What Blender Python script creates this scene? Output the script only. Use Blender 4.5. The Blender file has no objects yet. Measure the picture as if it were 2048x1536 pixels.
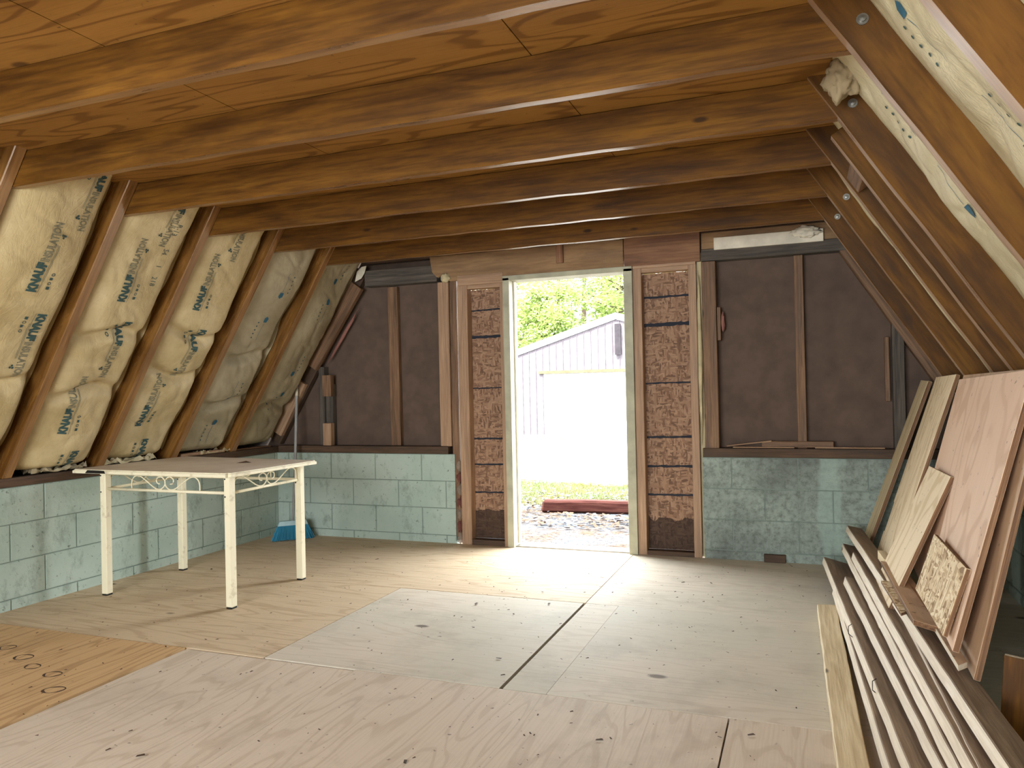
import bpy, bmesh, math, random
from mathutils import Vector, Matrix, noise
random.seed(7)
S = bpy.context.scene
COL = S.collection
PI = math.pi

# ------------------------------------------------------------------ camera
cd = bpy.data.cameras.new('camera'); cam = bpy.data.objects.new('camera', cd); COL.objects.link(cam)
S.camera = cam
cd.sensor_width = 36.0; cd.lens = 26.70; cd.clip_start = 0.05; cd.clip_end = 300
R_ = (0.93400577, 0.35661403, -0.02143958); U_ = (0.02261872, 0.0008639, 0.99974379); F_ = (-0.35654118, 0.9342514, 0.00725927)
cam.matrix_world = Matrix(((R_[0], U_[0], -F_[0], 4.0526), (R_[1], U_[1], -F_[1], -5.1639), (R_[2], U_[2], -F_[2], 1.1436), (0, 0, 0, 1)))

# ------------------------------------------------------------------ light
W = bpy.data.worlds.new('world'); S.world = W; W.use_nodes = True
bg = W.node_tree.nodes['Background']; bg.inputs[0].default_value = (0.93, 0.975, 1.0, 1); bg.inputs[1].default_value = 5.4
sd = bpy.data.lights.new('sun', 'SUN'); sun = bpy.data.objects.new('sun', sd); COL.objects.link(sun)
sd.energy = 7.0; sd.angle = math.radians(2); sd.color = (1.0, 0.96, 0.88)
sun.rotation_euler = (math.radians(40), 0, math.radians(-12))      # from behind the camera, high
def portal(loc, sx, sy, rot):
    l = bpy.data.lights.new('daylight_portal', 'AREA'); l.shape = 'RECTANGLE'; l.size = sx; l.size_y = sy
    l.cycles.is_portal = True
    o = bpy.data.objects.new('daylight_portal', l); COL.objects.link(o); o.location = loc; o.rotation_euler = rot
portal((2.5, 0.14, 0.97), 0.85, 1.94, (math.radians(-90), 0, 0))
portal((2.5, -7.25, 1.25), 2.7, 1.7, (math.radians(90), 0, 0))  # at the unseen rear opening, added for fill daylight
S.view_settings.view_transform = 'Standard'; S.view_settings.look = 'None'; S.view_settings.gamma = 1
S.view_settings.use_curve_mapping = False
S.view_settings.exposure = 1.95
S.cycles.max_bounces = 9; S.cycles.diffuse_bounces = 6

# ------------------------------------------------------------------ materials
def lin(h):
    if isinstance(h, str):
        h = [int(h[i:i+2], 16) / 255 for i in (0, 2, 4)]
    return tuple((c / 12.92 if c <= .04045 else ((c + .055) / 1.055) ** 2.4) for c in h) + (1,)
class NT:
    def __init__(s, name):
        s.m = bpy.data.materials.new(name); s.m.use_nodes = True; s.t = s.m.node_tree
        s.b = s.t.nodes['Principled BSDF']
    def n(s, kind, **k):
        x = s.t.nodes.new(kind)
        for a, v in k.items():
            if a.startswith('i_'):
                x.inputs[a[2:].replace('_', ' ')].default_value = v
            else: setattr(x, a, v)
        return x
    def l(s, a, b): s.t.links.new(a, b)
    def coords(s, scale=(1, 1, 1), src='Object', rand=True):
        tc = s.n('ShaderNodeTexCoord'); mp = s.n('ShaderNodeMapping'); mp.inputs['Scale'].default_value = scale
        out = tc.outputs[src]
        if rand:
            oi = s.n('ShaderNodeObjectInfo'); vm = s.n('ShaderNodeVectorMath', operation='SCALE'); vm.inputs[0].default_value = (7.3, 13.1, 5.7)
            s.l(oi.outputs['Random'], vm.inputs['Scale'])
            ad = s.n('ShaderNodeVectorMath', operation='ADD'); s.l(out, ad.inputs[0]); s.l(vm.outputs[0], ad.inputs[1]); out = ad.outputs[0]
        s.l(out, mp.inputs['Vector']); return mp.outputs[0]
    def noise(s, vec, scale, detail=4, rough=.55, dist=0):
        x = s.n('ShaderNodeTexNoise'); s.l(vec, x.inputs['Vector'])
        x.inputs['Scale'].default_value = scale; x.inputs['Detail'].default_value = detail; x.inputs['Roughness'].default_value = rough; x.inputs['Distortion'].default_value = dist
        return x.outputs['Fac']
    def ramp(s, fac, stops):
        x = s.n('ShaderNodeValToRGB'); s.l(fac, x.inputs[0]); e = x.color_ramp.elements
        while len(e) < len(stops): e.new(.5)
        for i, (p, c) in enumerate(stops):
            e[i].position = p; e[i].color = c if isinstance(c, tuple) else ((c, c, c, 1) if not isinstance(c, str) else lin(c))
        return x.outputs[0]
    def mix(s, fac, a, b, mode='MIX'):
        x = s.n('ShaderNodeMix', data_type='RGBA', blend_type=mode)
        if isinstance(fac, (int, float)): x.inputs[0].default_value = fac
        else: s.l(fac, x.inputs[0])
        for v, i in ((a, 6), (b, 7)):
            if isinstance(v, tuple): x.inputs[i].default_value = v
            else: s.l(v, x.inputs[i])
        return x.outputs[2]
    def math(s, op, a, b=None, clamp=False):
        x = s.n('ShaderNodeMath', operation=op); x.use_clamp = clamp
        for v, i in ((a, 0), (b, 1)):
            if v is None: continue
            if isinstance(v, (int, float)): x.inputs[i].default_value = v
            else: s.l(v, x.inputs[i])
        return x.outputs[0]
    def done(s, col, rough=.7, bump=None, bstr=.3, bdist=.01, spec=.4):
        if isinstance(col, tuple): s.b.inputs['Base Color'].default_value = col
        else: s.l(col, s.b.inputs['Base Color'])
        if isinstance(rough, (int, float)): s.b.inputs['Roughness'].default_value = rough
        else: s.l(rough, s.b.inputs['Roughness'])
        s.b.inputs['Specular IOR Level'].default_value = spec
        if bump is not None:
            x = s.n('ShaderNodeBump'); x.inputs['Strength'].default_value = bstr; x.inputs['Distance'].default_value = bdist
            s.l(bump, x.inputs['Height']); s.l(x.outputs[0], s.b.inputs['Normal'])
        return s.m
def plain(name, c, rough=.6, metal=0, bump=0, spec=.4):
    t = NT(name); v = t.coords((1, 1, 1)); n = t.noise(v, 9, 5)
    c1 = lin(c); c2 = tuple(x * .72 for x in c1[:3]) + (1,)
    t.b.inputs['Metallic'].default_value = metal
    return t.done(t.mix(t.ramp(n, [(.35, 0.0), (.7, 1.0)]), c1, c2), rough, n if bump else None, bump, .01, spec)
def beamwood(name, dark, mid, light, rough=.6, grain=18, knots=True, blot=.5, pale=None, palef=.55, spec=.4, bstr=.5):
    """sawn timber, grain along local X"""
    t = NT(name); v = t.coords((1.0, grain, grain)); w = t.coords((1, 1, 1))
    g = t.noise(v, 2.2, 8, .62, .4); g2 = t.noise(t.coords((2.0, grain * 4, grain * 4)), 2.0, 3)
    c = t.ramp(g, [(.28, dark), (.5, mid), (.75, light)])
    b = t.noise(t.coords((1, 2.2, 2.2)), 2.4, 5, .6)
    c = t.mix(t.math('MULTIPLY', t.ramp(b, [(.42, 0.0), (.7, 1.0)]), blot), c, lin(dark))
    if pale:
        b2 = t.noise(t.coords((.8, 3, 3)), 3.1, 6, .7)
        c = t.mix(t.math('MULTIPLY', t.ramp(b2, [(palef, 0.0), (palef + .09, 1.0)]), .75), c, lin(pale))
    if knots:
        vo = t.n('ShaderNodeTexVoronoi'); t.l(t.coords((1.0, 2.6, 2.6)), vo.inputs['Vector']); vo.inputs['Scale'].default_value = 2.3
        k = t.ramp(vo.outputs['Distance'], [(.045, 1.0), (.085, 0.0)])
        c = t.mix(t.math('MULTIPLY', k, .8), c, lin('1d0f06'))
    c = t.mix(t.math('MULTIPLY', t.ramp(g2, [(.46, 0.0), (.66, 1.0)]), .55), c, lin(dark))
    r = t.ramp(g, [(.3, rough - .12), (.7, rough + .12)])
    h = t.math('ADD', g, t.math('MULTIPLY', g2, .5))
    return t.done(c, r, h, bstr, .006, spec)
def plywood(name, base, line, src='Object', fig=(.55, 3.0), freq=34, amount=.6, dirt=.25, dirtcol='4a4438', knots=True, tint=None, rough=.65):
    """rotary-cut veneer: contour lines of a stretched noise field"""
    t = NT(name); rnd = src == 'Object'
    v = t.coords((fig[0], fig[1], fig[1]), src, rnd)
    f = t.noise(v, 1.0, 2.2, .45, .25)
    s = t.math('SINE', t.math('MULTIPLY', f, freq * 2.2))
    r = t.ramp(s, [(.0, 0.0), (.55, .12), (.92, 1.0)])
    fine = t.noise(t.coords((3, 90, 90), src, rnd), 1.5, 3)
    c = t.mix(t.math('MULTIPLY', r, amount), lin(base), lin(line))
    c = t.mix(t.math('MULTIPLY', t.ramp(fine, [(.45, 0.0), (.75, 1.0)]), .3), c, lin(line))
    big = t.noise(t.coords((1, 1, 1), src, rnd), .9, 4, .6)
    if tint: c = t.mix(t.ramp(big, [(.38, 0.0), (.62, .8)]), c, lin(tint), 'MIX')
    d = t.noise(t.coords((1, 1, 1), src, rnd), 2.3, 9, .72)
    c = t.mix(t.math('MULTIPLY', t.ramp(d, [(.5, 0.0), (.72, 1.0)]), dirt), c, lin(dirtcol))
    sp = t.noise(t.coords((1, 1, 1), src, rnd), 38, 2, .5)
    c = t.mix(t.math('MULTIPLY', t.ramp(sp, [(.70, 0.0), (.74, 1.0)]), .6), c, lin('3b3026'))
    if knots:
        vo = t.n('ShaderNodeTexVoronoi'); t.l(t.coords((1.2, 2.2, 2.2), src, rnd), vo.inputs['Vector']); vo.inputs['Scale'].default_value = 1.1
        k = t.ramp(vo.outputs['Distance'], [(.035, 1.0), (.06, 0.0)])
        c = t.mix(t.math('MULTIPLY', k, .75), c, lin('3a2414'))
    return t.done(c, rough, t.math('ADD', fine, r), .12, .004, .25)
def osb(name, a, b, cc, stain=None):
    t = NT(name); v = t.coords((1, 1, 1))
    dn = t.n('ShaderNodeTexNoise'); t.l(v, dn.inputs['Vector']); dn.inputs['Scale'].default_value = 6
    sub = t.n('ShaderNodeVectorMath', operation='MULTIPLY_ADD'); t.l(dn.outputs['Color'], sub.inputs[0]); sub.inputs[1].default_value = (.05, .05, .05); t.l(v, sub.inputs[2])
    cols = []
    for sc, rot in (((20, 95, 40), 25), ((95, 20, 40), -20), ((45, 50, 40), 50)):
        mp = t.n('ShaderNodeMapping'); mp.inputs['Scale'].default_value = sc; mp.inputs['Rotation'].default_value = (0, 0, math.radians(rot)); t.l(sub.outputs[0], mp.inputs['Vector'])
        vo = t.n('ShaderNodeTexVoronoi'); t.l(mp.outputs[0], vo.inputs['Vector']); vo.inputs['Scale'].default_value = 1.0
        se = t.n('ShaderNodeSeparateColor'); t.l(vo.outputs['Color'], se.inputs[0]); cols.append((se.outputs[0], se.outputs[1]))
    sel = t.math('GREATER_THAN', cols[2][0], .5)
    x = t.n('ShaderNodeMix', data_type='FLOAT'); t.l(sel, x.inputs[0]); t.l(cols[0][0], x.inputs[2]); t.l(cols[1][0], x.inputs[3])
    c = t.ramp(x.outputs[0], [(.05, a), (.45, b), (.95, cc)])
    if stain is not None:
        tc = t.n('ShaderNodeTexCoord'); sp = t.n('ShaderNodeSeparateXYZ'); t.l(tc.outputs['Object'], sp.inputs[0])
        z = t.math('ADD', sp.outputs[0], t.math('MULTIPLY', t.noise(t.coords((1, 1, 1)), 9, 6), .16))
        c = t.mix(t.math('MULTIPLY', t.math('LESS_THAN', z, stain + .08), .82), c, lin('2a1c15'))
    return t.done(c, .75, x.outputs[0], .35, .004, .3)

M = {}
M['joist'] = beamwood('old_joist_timber', '371f06', '64400f', '7c5418', .6, 8, blot=.55, bstr=.15, spec=.2)
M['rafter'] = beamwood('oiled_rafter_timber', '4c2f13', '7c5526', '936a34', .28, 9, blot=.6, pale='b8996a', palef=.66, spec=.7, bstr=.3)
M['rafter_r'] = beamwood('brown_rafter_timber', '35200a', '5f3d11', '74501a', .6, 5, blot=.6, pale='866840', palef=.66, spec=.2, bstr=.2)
M['sawn'] = beamwood('sawn_edge_highlight', '7a5f47', '9c7d60', 'b89b7d', .36, 12, blot=.3, knots=False, bstr=.06, spec=1.0)  # pale sawn wood; tone also carries the doorway highlight on inner edges
M['joistedge'] = beamwood('joist_edge_highlight', '5c3c1c', '80592f', '96703f', .34, 12, blot=.3, knots=False, bstr=.05, spec=1.0)  # paler than the joist face: doorway highlight painted into the underside colour
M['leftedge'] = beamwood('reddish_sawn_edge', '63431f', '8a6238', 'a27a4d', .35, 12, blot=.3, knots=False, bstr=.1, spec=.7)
M['stud'] = beamwood('brown_stud_timber', '47331f', '785a42', '957658', .65, 18, blot=.35)
M['studlight'] = beamwood('new_pine_timber', '80634a', 'a48468', 'b99b7e', .6, 20, blot=.25)
M['greywood'] = beamwood('grey_aged_timber', '2f2a26', '544d45', '6d655a', .85, 20, blot=.4, knots=False)
M['tanwood'] = beamwood('tan_header_board', '6c5238', '8b6d4c', 'a2835f', .75, 5, blot=.3, knots=False)
M['redwood'] = beamwood('reddish_header_board', '5a3a28', '805c42', '906c50', .75, 9, blot=.3, knots=False)
M['sill'] = beamwood('dark_sill_timber', '31251b', '513d2d', '68503d', .75, 14, blot=.5)
M['pile'] = beamwood('white_lumber_edge', 'c6b8a2', 'e2d6c2', 'efe5d4', .7, 16, blot=.3, knots=True, pale='ebe2d0', palef=.56)  # used on edge faces, paler than the board tops
M['pilebrown'] = beamwood('weathered_tan_lumber', '97806a', 'b39b82', 'c8b39a', .7, 10, blot=.3, knots=True)
M['pileyellow'] = beamwood('yellow_pine_lumber', 'b7a27c', 'dac8a2', 'e8d9b8', .65, 12, blot=.2, knots=True)
M['ceil'] = plywood('ceiling_plywood', '976c33', '5e3a14', 'Object', (.7, 5.0), 30, .65, .2, '5a4028', rough=.6)
M['ply_f1'] = plywood('floor_plywood_grey', 'cfc5b4', 'ae9f8a', 'UV', (.8, 6), 30, .32, .3, '6c675b', tint='c0bcac')
M['ply_f2'] = plywood('floor_plywood_tan', 'cdb99c', 'a98f70', 'UV', (.8, 6), 30, .45, .2, '5c4b38')
M['ply_f3'] = plywood('floor_plywood_front', 'd0c2b0', 'b09d87', 'UV', (.8, 5), 34, .38, .25, '5c5044')
M['ply_f4'] = plywood('floor_plywood_warm', 'cba97c', '9a7850', 'UV', (.7, 5), 34, .5, .2, '5a3c22')
M['gap'] = plain('dark_gap', '15100c', .9)
M['pink'] = plywood('pink_birch_plywood', 'dcc0a6', 'b08a6c', 'Object', (1.5, 2.2), 24, .5, .12, '8c6c58', knots=False, tint='d2b094')
M['yellow'] = plywood('yellow_pine_plywood', 'e2cfae', 'c0a67c', 'Object', (1.2, 3.6), 24, .6, .12, '7c6848')
M['plyedge'] = beamwood('plywood_edge', '4d3423', '7d5b3f', '97775a', .8, 50, knots=False, blot=.2)
M['plyscrap'] = plywood('brown_plywood_scrap', 'b89a7c', '957558', 'Object', (1.2, 3.6), 22, .4, .2, '6c5040')
M['osb'] = osb('brown_strand_board', '664c3b', '8a6a53', 'a08168', .21)
M['osb_clean'] = osb('pale_strand_board', '8d6f4a', 'cdb48c', 'e6d7b6')
M['mark'] = plain('dark_blue_marking', '20242f', .8)
M['sheath'] = plain('dark_fiberboard', '5e4d42', .9, bump=.3)
M['jamb'] = plain('grey_green_jamb_paint', 'b0ae96', .6)
M['white'] = plain('white_paint', 'd8d0bc', .6)
M['dust'] = plain('dusty_roof_boards', '3a2a1c', .9)
M['metal'] = plain('zinc_bolt', '8f8d86', .4, 1)
M['foam'] = plain('foam_filler', 'c3b48e', .9, bump=.8)
M['pinkfluff'] = plain('pink_fibreglass', '94665c', 1, bump=1)
M['print'] = plain('printed_teal_ink', '34504f', .7)
M['print_thin'] = plain('printed_grey_ink', '6c7060', .7)
M['print_blue'] = plain('printed_blue_ink', '2c5f74', .7)
M['nest'] = plain('torn_grey_fluff', '9b8a6c', 1, bump=1)
M['asphalt'] = plain('black_rubber', '0c0a09', .6)
M['plastic_blue'] = plain('blue_plastic', '22427a', .4)
M['broomgrey'] = plain('grey_painted_handle', '9a9a98', .45)
M['bristle'] = plain('blue_bristle', '2f8fb0', .6)
M['lightblue'] = plain('pale_blue_plastic', 'a9c6cc', .5)

def block_mat():
    t = NT('teal_painted_block'); v = t.coords((1, 1, 1), rand=False)
    big = t.noise(v, 1.3, 5, .6); sp = t.noise(v, 30, 6, .7); sc = t.noise(t.coords((1, 1, .6), rand=False), 7, 8, .75)
    c = t.mix(t.ramp(big, [(.35, 0.0), (.65, 1.0)]), lin('b2c0b6'), lin('9dafa4'))
    c = t.mix(t.math('MULTIPLY', t.ramp(sc, [(.53, 0.0), (.66, 1.0)]), .5), c, lin('5b665a'))
    c = t.mix(t.math('MULTIPLY', t.ramp(sp, [(.6, 0.0), (.68, 1.0)]), .75), c, lin('3d463c'))
    return t.done(c, .65, t.math('ADD', sp, sc), .5, .006, .4)
M['block'] = block_mat()
def block_dirty():
    t = NT('grimy_teal_block'); v = t.coords((1, 1, 1), rand=False)
    big = t.noise(v, 1.6, 7, .65); sp = t.noise(v, 26, 7, .75); st = t.noise(t.coords((2.2, 2.2, .35), rand=False), 2.0, 3)
    c = t.mix(t.ramp(big, [(.35, 0.0), (.62, 1.0)]), lin('97a59b'), lin('68706a'))
    c = t.mix(t.math('MULTIPLY', t.ramp(sp, [(.45, 0.0), (.66, 1.0)]), .7), c, lin('474a42'))
    c = t.mix(t.math('MULTIPLY', t.ramp(st, [(.58, 0.0), (.64, 1.0)]), .5), c, lin('9db5aa'))
    return t.done(c, .7, sp, .5, .006, .4)
M['block_dirty'] = block_dirty()
M['mortar'] = plain('grimy_painted_mortar', '7b8a80', .8)
def batt_mat(name, a, b):
    t = NT(name); v = t.coords((1, 1, 1))
    n = t.noise(v, 3.0, 6, .6, .8); cr = t.noise(t.coords((1.0, 2.2, 1)), 5, 4, .6, 2.0)
    fine = t.noise(v, 60, 3)
    c = t.mix(t.ramp(n, [(.35, 0.0), (.7, 1.0)]), lin(a), lin(b))
    c = t.mix(t.math('MULTIPLY', t.ramp(fine, [(.5, 0.0), (.8, 1.0)]), .2), c, lin('8c7a58'))
    ab = t.math('ABSOLUTE', t.math('SUBTRACT', cr, .5))
    h = t.math('ADD', t.math('MULTIPLY', t.math('MINIMUM', ab, .08), 6), n)
    return t.done(c, .55, h, .16, .015, .35)
M['batt'] = batt_mat('tan_kraft_paper', 'c2b088', 'a89468')
M['batt_old'] = batt_mat('aged_kraft_paper', 'a89c80', '857a62')
M['batt_r'] = batt_mat('pale_kraft_paper', 'cdc3a2', 'b0a480')
def top_mat():
    t = NT('worn_tabletop'); v = t.coords((1, 1, 1)); n = t.noise(v, 2.5, 6, .7)
    vo = t.noise(t.coords((1, 3, 1)), 3.2, 4, .7)
    c = t.mix(t.ramp(n, [(.4, 0.0), (.65, 1.0)]), lin('ece2d2'), lin('d5c8b6'))
    c = t.mix(t.ramp(vo, [(.68, 0.0), (.70, 1.0)]), c, lin('4a4038'))
    return t.done(c, .5, n, .1)
M['tabletop'] = top_mat()
def cream():
    t = NT('cream_enamel'); v = t.coords((1, 1, 1)); n = t.noise(v, 14, 6, .7)
    c = t.mix(t.ramp(n, [(.56, 0.0), (.75, .8)]), lin('e3dcc0'), lin('a3946f'))
    return t.done(c, .4, n, .1)
M['cream'] = cream()
def ground():
    t = NT('leafy_ground'); v = t.coords((1, 1, 1), rand=False); n = t.noise(v, 3, 8, .7); n2 = t.noise(v, 25, 6, .7)
    c = t.mix(t.ramp(n, [(.4, 0.0), (.6, 1.0)]), lin('5a4c40'), lin('60646a'))
    c = t.mix(t.math('MULTIPLY', t.ramp(n2, [(.5, 0.0), (.6, 1.0)]), .7), c, lin('2a221d'))
    return t.done(c, 1.0, n2, .6, .02, spec=.02)
M['ground'] = ground()
M['concrete'] = plain('pale_concrete', 'b4b2ac', .8, spec=.03)
M['timber'] = beamwood('red_landscape_timber', '2e1613', '50302a', '65443b', .9, 8, spec=.05)
M['steel'] = plain('pale_ribbed_steel', '565155', .5, spec=.03)
M['roofwhite'] = plain('white_roof_trim', '9a9a9c', .5, spec=.03)
M['garagedoor'] = plain('white_garage_door', 'a8a8a6', .5, spec=.03)
M['yellowtrim'] = plain('yellowed_trim', '4f4a3a', .7, spec=.03)
M['darkboard'] = plain('dark_grey_board', '2e2b2e', .8, spec=.03)
M['bark'] = plain('grey_bark', '3f372f', .9, bump=.6, spec=.03)
def leafmat(name, a, b):
    t = NT(name); oi = t.n('ShaderNodeTexCoord'); n = t.noise(oi.outputs['Object'], 1.7, 3)
    c = t.mix(t.ramp(n, [(.35, 0.0), (.65, 1.0)]), lin(a), lin(b))
    m = t.done(c, .6); tr = t.n('ShaderNodeBsdfTranslucent'); t.l(c, tr.inputs[0]); mx = t.n('ShaderNodeMixShader'); mx.inputs[0].default_value = .45
    t.l(t.b.outputs[0], mx.inputs[1]); t.l(tr.outputs[0], mx.inputs[2]); t.l(mx.outputs[0], t.t.nodes['Material Output'].inputs[0]); return m
M['leaf'] = leafmat('spring_leaves', '84924c', '62763a')
M['leaf2'] = leafmat('dark_pine_needles', '465c34', '32482c')
M['grass'] = leafmat('short_grass', '4a582e', '5e5a32')
M['litter'] = plain('dry_leaves', '5c4a3c', .7, spec=.03)
M['litter2'] = plain('grey_leaves', '6c6c74', .6, spec=.03)

# ------------------------------------------------------------------ helpers
def mesh_obj(name, verts, faces, mats, parent=None, loc=None, smooth=False, mi=None, uv=None):
    me = bpy.data.meshes.new(name); me.from_pydata([tuple(v) for v in verts], [], faces)
    if not isinstance(mats, (list, tuple)): mats = [mats]
    for m in mats: me.materials.append(m)
    if mi: me.polygons.foreach_set('material_index', mi)
    if smooth: me.polygons.foreach_set('use_smooth', [True] * len(me.polygons))
    if uv:
        l = me.uv_layers.new(name='UVMap')
        for poly in me.polygons:
            for li in poly.loop_indices:
                l.data[li].uv = uv(poly, me.vertices[me.loops[li].vertex_index].co)
    me.update()
    o = bpy.data.objects.new(name, me); COL.objects.link(o)
    if parent is not None: o.parent = parent
    if loc is not None: o.location = loc
    return o
def tag(o, label=None, cat=None, group=None, kind=None):
    if label: o['label'] = label
    if cat: o['category'] = cat
    if group: o['group'] = group
    if kind: o['kind'] = kind
    return o
def root(name, loc, label, cat, group=None):
    o = bpy.data.objects.new(name, None); COL.objects.link(o); o.location = loc; o.empty_display_size = .1
    return tag(o, label, cat, group)
def frame(X, Y, O):
    X = Vector(X).normalized(); Y = Vector(Y); Y = (Y - X * Y.dot(X)).normalized(); Z = X.cross(Y)
    return Matrix(((X[0], Y[0], Z[0], O[0]), (X[1], Y[1], Z[1], O[1]), (X[2], Y[2], Z[2], O[2]), (0, 0, 0, 1)))
def place(o, mat, parent=None):
    if parent is not None:
        o.parent = parent
        pm = parent.matrix_basis if parent.parent is None else parent.parent.matrix_basis @ parent.matrix_basis
        mat = pm.inverted() @ mat
    o.matrix_basis = mat
    return o
def slab(name, poly, th, mat, mw, parent=None, bev=.003, jit=0, seg=0, mi_edge=None):
    """polygon in local XY, centred thickness th along local Z"""
    bm = bmesh.new()
    if seg:                                     # add points along long edges for slight waviness
        q = []
        for i, a in enumerate(poly):
            b = poly[(i + 1) % len(poly)]; L = math.dist(a, b); k = max(1, int(L / seg))
            for j in range(k): q.append((a[0] + (b[0] - a[0]) * j / k, a[1] + (b[1] - a[1]) * j / k))
        poly = [(x + random.uniform(-jit, jit), y + random.uniform(-jit, jit)) for x, y in q]
    bot = [bm.verts.new((x, y, -th / 2)) for x, y in poly]; top = [bm.verts.new((x, y, th / 2)) for x, y in poly]
    n = len(poly); bm.faces.new(top); bm.faces.new(bot[::-1])
    for i in range(n):
        f = bm.faces.new((bot[i], bot[(i + 1) % n], top[(i + 1) % n], top[i]))
        if mi_edge: f.material_index = 1
    bmesh.ops.recalc_face_normals(bm, faces=bm.faces)
    if bev: bmesh.ops.bevel(bm, geom=[e for e in bm.edges if len(e.link_faces) == 2 and e.calc_face_angle() > .5], offset=bev, segments=1, affect='EDGES')
    me = bpy.data.meshes.new(name); bm.to_mesh(me); bm.free()
    for m in (mat if isinstance(mat, (list, tuple)) else [mat]): me.materials.append(m)
    o = bpy.data.objects.new(name, me); COL.objects.link(o)
    return place(o, mw, parent)
def board(name, A, B, wdir, w, t, mat, parent=None, bev=.003, jit=.0012, seg=.12, ends=(0, 0), mi_edge=None):
    """board whose centre line runs A->B; w wide along wdir, t thick; ends = skew of each end cut"""
    A = Vector(A); B = Vector(B); L = (B - A).length
    poly = [(0, -w / 2), (L, -w / 2), (L + ends[1], w / 2), (ends[0], w / 2)]
    return slab(name, poly, t, mat, frame(B - A, wdir, A), parent, bev, jit, seg, mi_edge)
def box(name, lo, hi, mat, parent=None, bev=.002, axis=None):
    d = [hi[i] - lo[i] for i in range(3)]; c = [(hi[i] + lo[i]) / 2 for i in range(3)]
    a = axis if axis is not None else max(range(3), key=lambda i: d[i])
    o = sorted([i for i in range(3) if i != a], key=lambda i: -d[i])
    X = [0, 0, 0]; X[a] = 1; Y = [0, 0, 0]; Y[o[0]] = 1
    A = list(c); B = list(c); A[a] = lo[a]; B[a] = hi[a]
    return board(name, A, B, Y, d[o[0]], d[o[1]], mat, parent, bev, 0, 0)
def tube(name, pts, r, mat, parent=None, n=8, rr=None):
    V = []; F = []; pts = [Vector(p) for p in pts]
    if parent is not None:
        pm = parent.matrix_basis.translation; pts = [p - pm for p in pts]
    up = Vector((0.13, .21, 1)).normalized()
    for i, p in enumerate(pts):
        d = (pts[min(i + 1, len(pts) - 1)] - pts[max(i - 1, 0)]).normalized()
        a = d.cross(up); a = a.normalized() if a.length > .05 else d.orthogonal().normalized(); b = d.cross(a); up = b.copy() if i else b
        up = -b if False else b
        q = rr[i] if rr else r
        for k in range(n):
            t = 2 * PI * k / n; V.append(p + (a * math.cos(t) + b * math.sin(t)) * q)
        up = a.cross(d) * -1 if False else b.cross(d).cross(d) * -1 if False else up
        up = Vector((0.13, .21, 1)).normalized() if abs(d.z) < .9 else Vector((1, .2, .1)).normalized()
    for i in range(len(pts) - 1):
        for k in range(n):
            F.append((i * n + k, i * n + (k + 1) % n, (i + 1) * n + (k + 1) % n, (i + 1) * n + k))
    F.append(tuple(range(n))[::-1]); F.append(tuple((len(pts) - 1) * n + k for k in range(n)))
    return mesh_obj(name, V, F, mat, parent, smooth=True)

JY = [-5.19, -4.606, -4.022, -3.438, -2.853, -2.269, -1.685, -1.10, -.516]     # joist camera-side faces
H = .6675; SILL = .72; BACK = -7.2; RX = 5.06
sL = Vector((.533, 0, .846)); nL = Vector((.846, 0, -.533)); oL = Vector((.02, 0, SILL))
sR = Vector((-.533, 0, .846)); nR = Vector((-.846, 0, -.533)); oR = Vector((5.04, 0, SILL))
ordin = ['nearest the camera', 'second', 'third', 'fourth', 'fifth', 'sixth', 'seventh', 'eighth']

# ------------------------------------------------------------------ the setting
# floor: subfloor and butted plywood sheets as one mesh, each sheet with its own grain
def make_floor():
    sheets = [  # x0,x1,y0,y1,mat,rotate,raise
        (0, 2.95, -1.25, -.0, 2, 0, 0), (2.953, 5.06, -1.25, 0, 1, 0, -.001),
        (0, 1.836, -2.46, -1.258, 2, 0, 0), (1.842, 2.942, -2.46, -1.258, 1, 0, 0), (2.956, 3.13, -2.46, -1.254, 1, 0, -.001), (3.132, 5.06, -2.46, -1.254, 1, 0, 0),
        (0, .2, BACK, -2.464, 3, 1, 0), (.2, 1.408, -4.9, -2.471, 4, 1, .003), (1.422, 2.30, BACK, -2.478, 3, 1, 0), (2.301, 3.79, BACK, -2.467, 3, 1, 0), (3.796, 5.06, BACK, -2.464, 3, 1, 0), (.2, 1.412, BACK, -4.905, 3, 1, 0)]
    V = []; F = []; MI = []; info = []
    def bx(x0, x1, y0, y1, z0, z1, m, k):
        b = len(V)
        V.extend([(x, y, z) for z in (z0, z1) for y in (y0, y1) for x in (x0, x1)])
        for f in ((4, 5, 7, 6), (0, 2, 3, 1), (0, 1, 5, 4), (2, 6, 7, 3), (0, 4, 6, 2), (1, 3, 7, 5)):
            F.append(tuple(b + i for i in f)); MI.append(m); info.append(k)
    bx(-.2, 5.3, BACK, .0, -.14, -.019, 0, 0)
    for k, (x0, x1, y0, y1, m, r, dz) in enumerate(sheets): bx(x0, x1, y0, y1, -.019, dz, m, k + 1)
    def uv(poly, co):
        k = info[poly.index]
        if k == 0: return (0, 0)
        r = sheets[k - 1][5]
        return ((co.y, co.x)[r == 0] + k * 7.7, (co.x, co.y)[r == 0] + k * 3.3) if True else None
    o = mesh_obj('floor', V, F, [M['gap'], M['ply_f1'], M['ply_f2'], M['ply_f3'], M['ply_f4']], mi=MI, uv=uv)
    tag(o, kind='structure')
make_floor()
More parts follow.
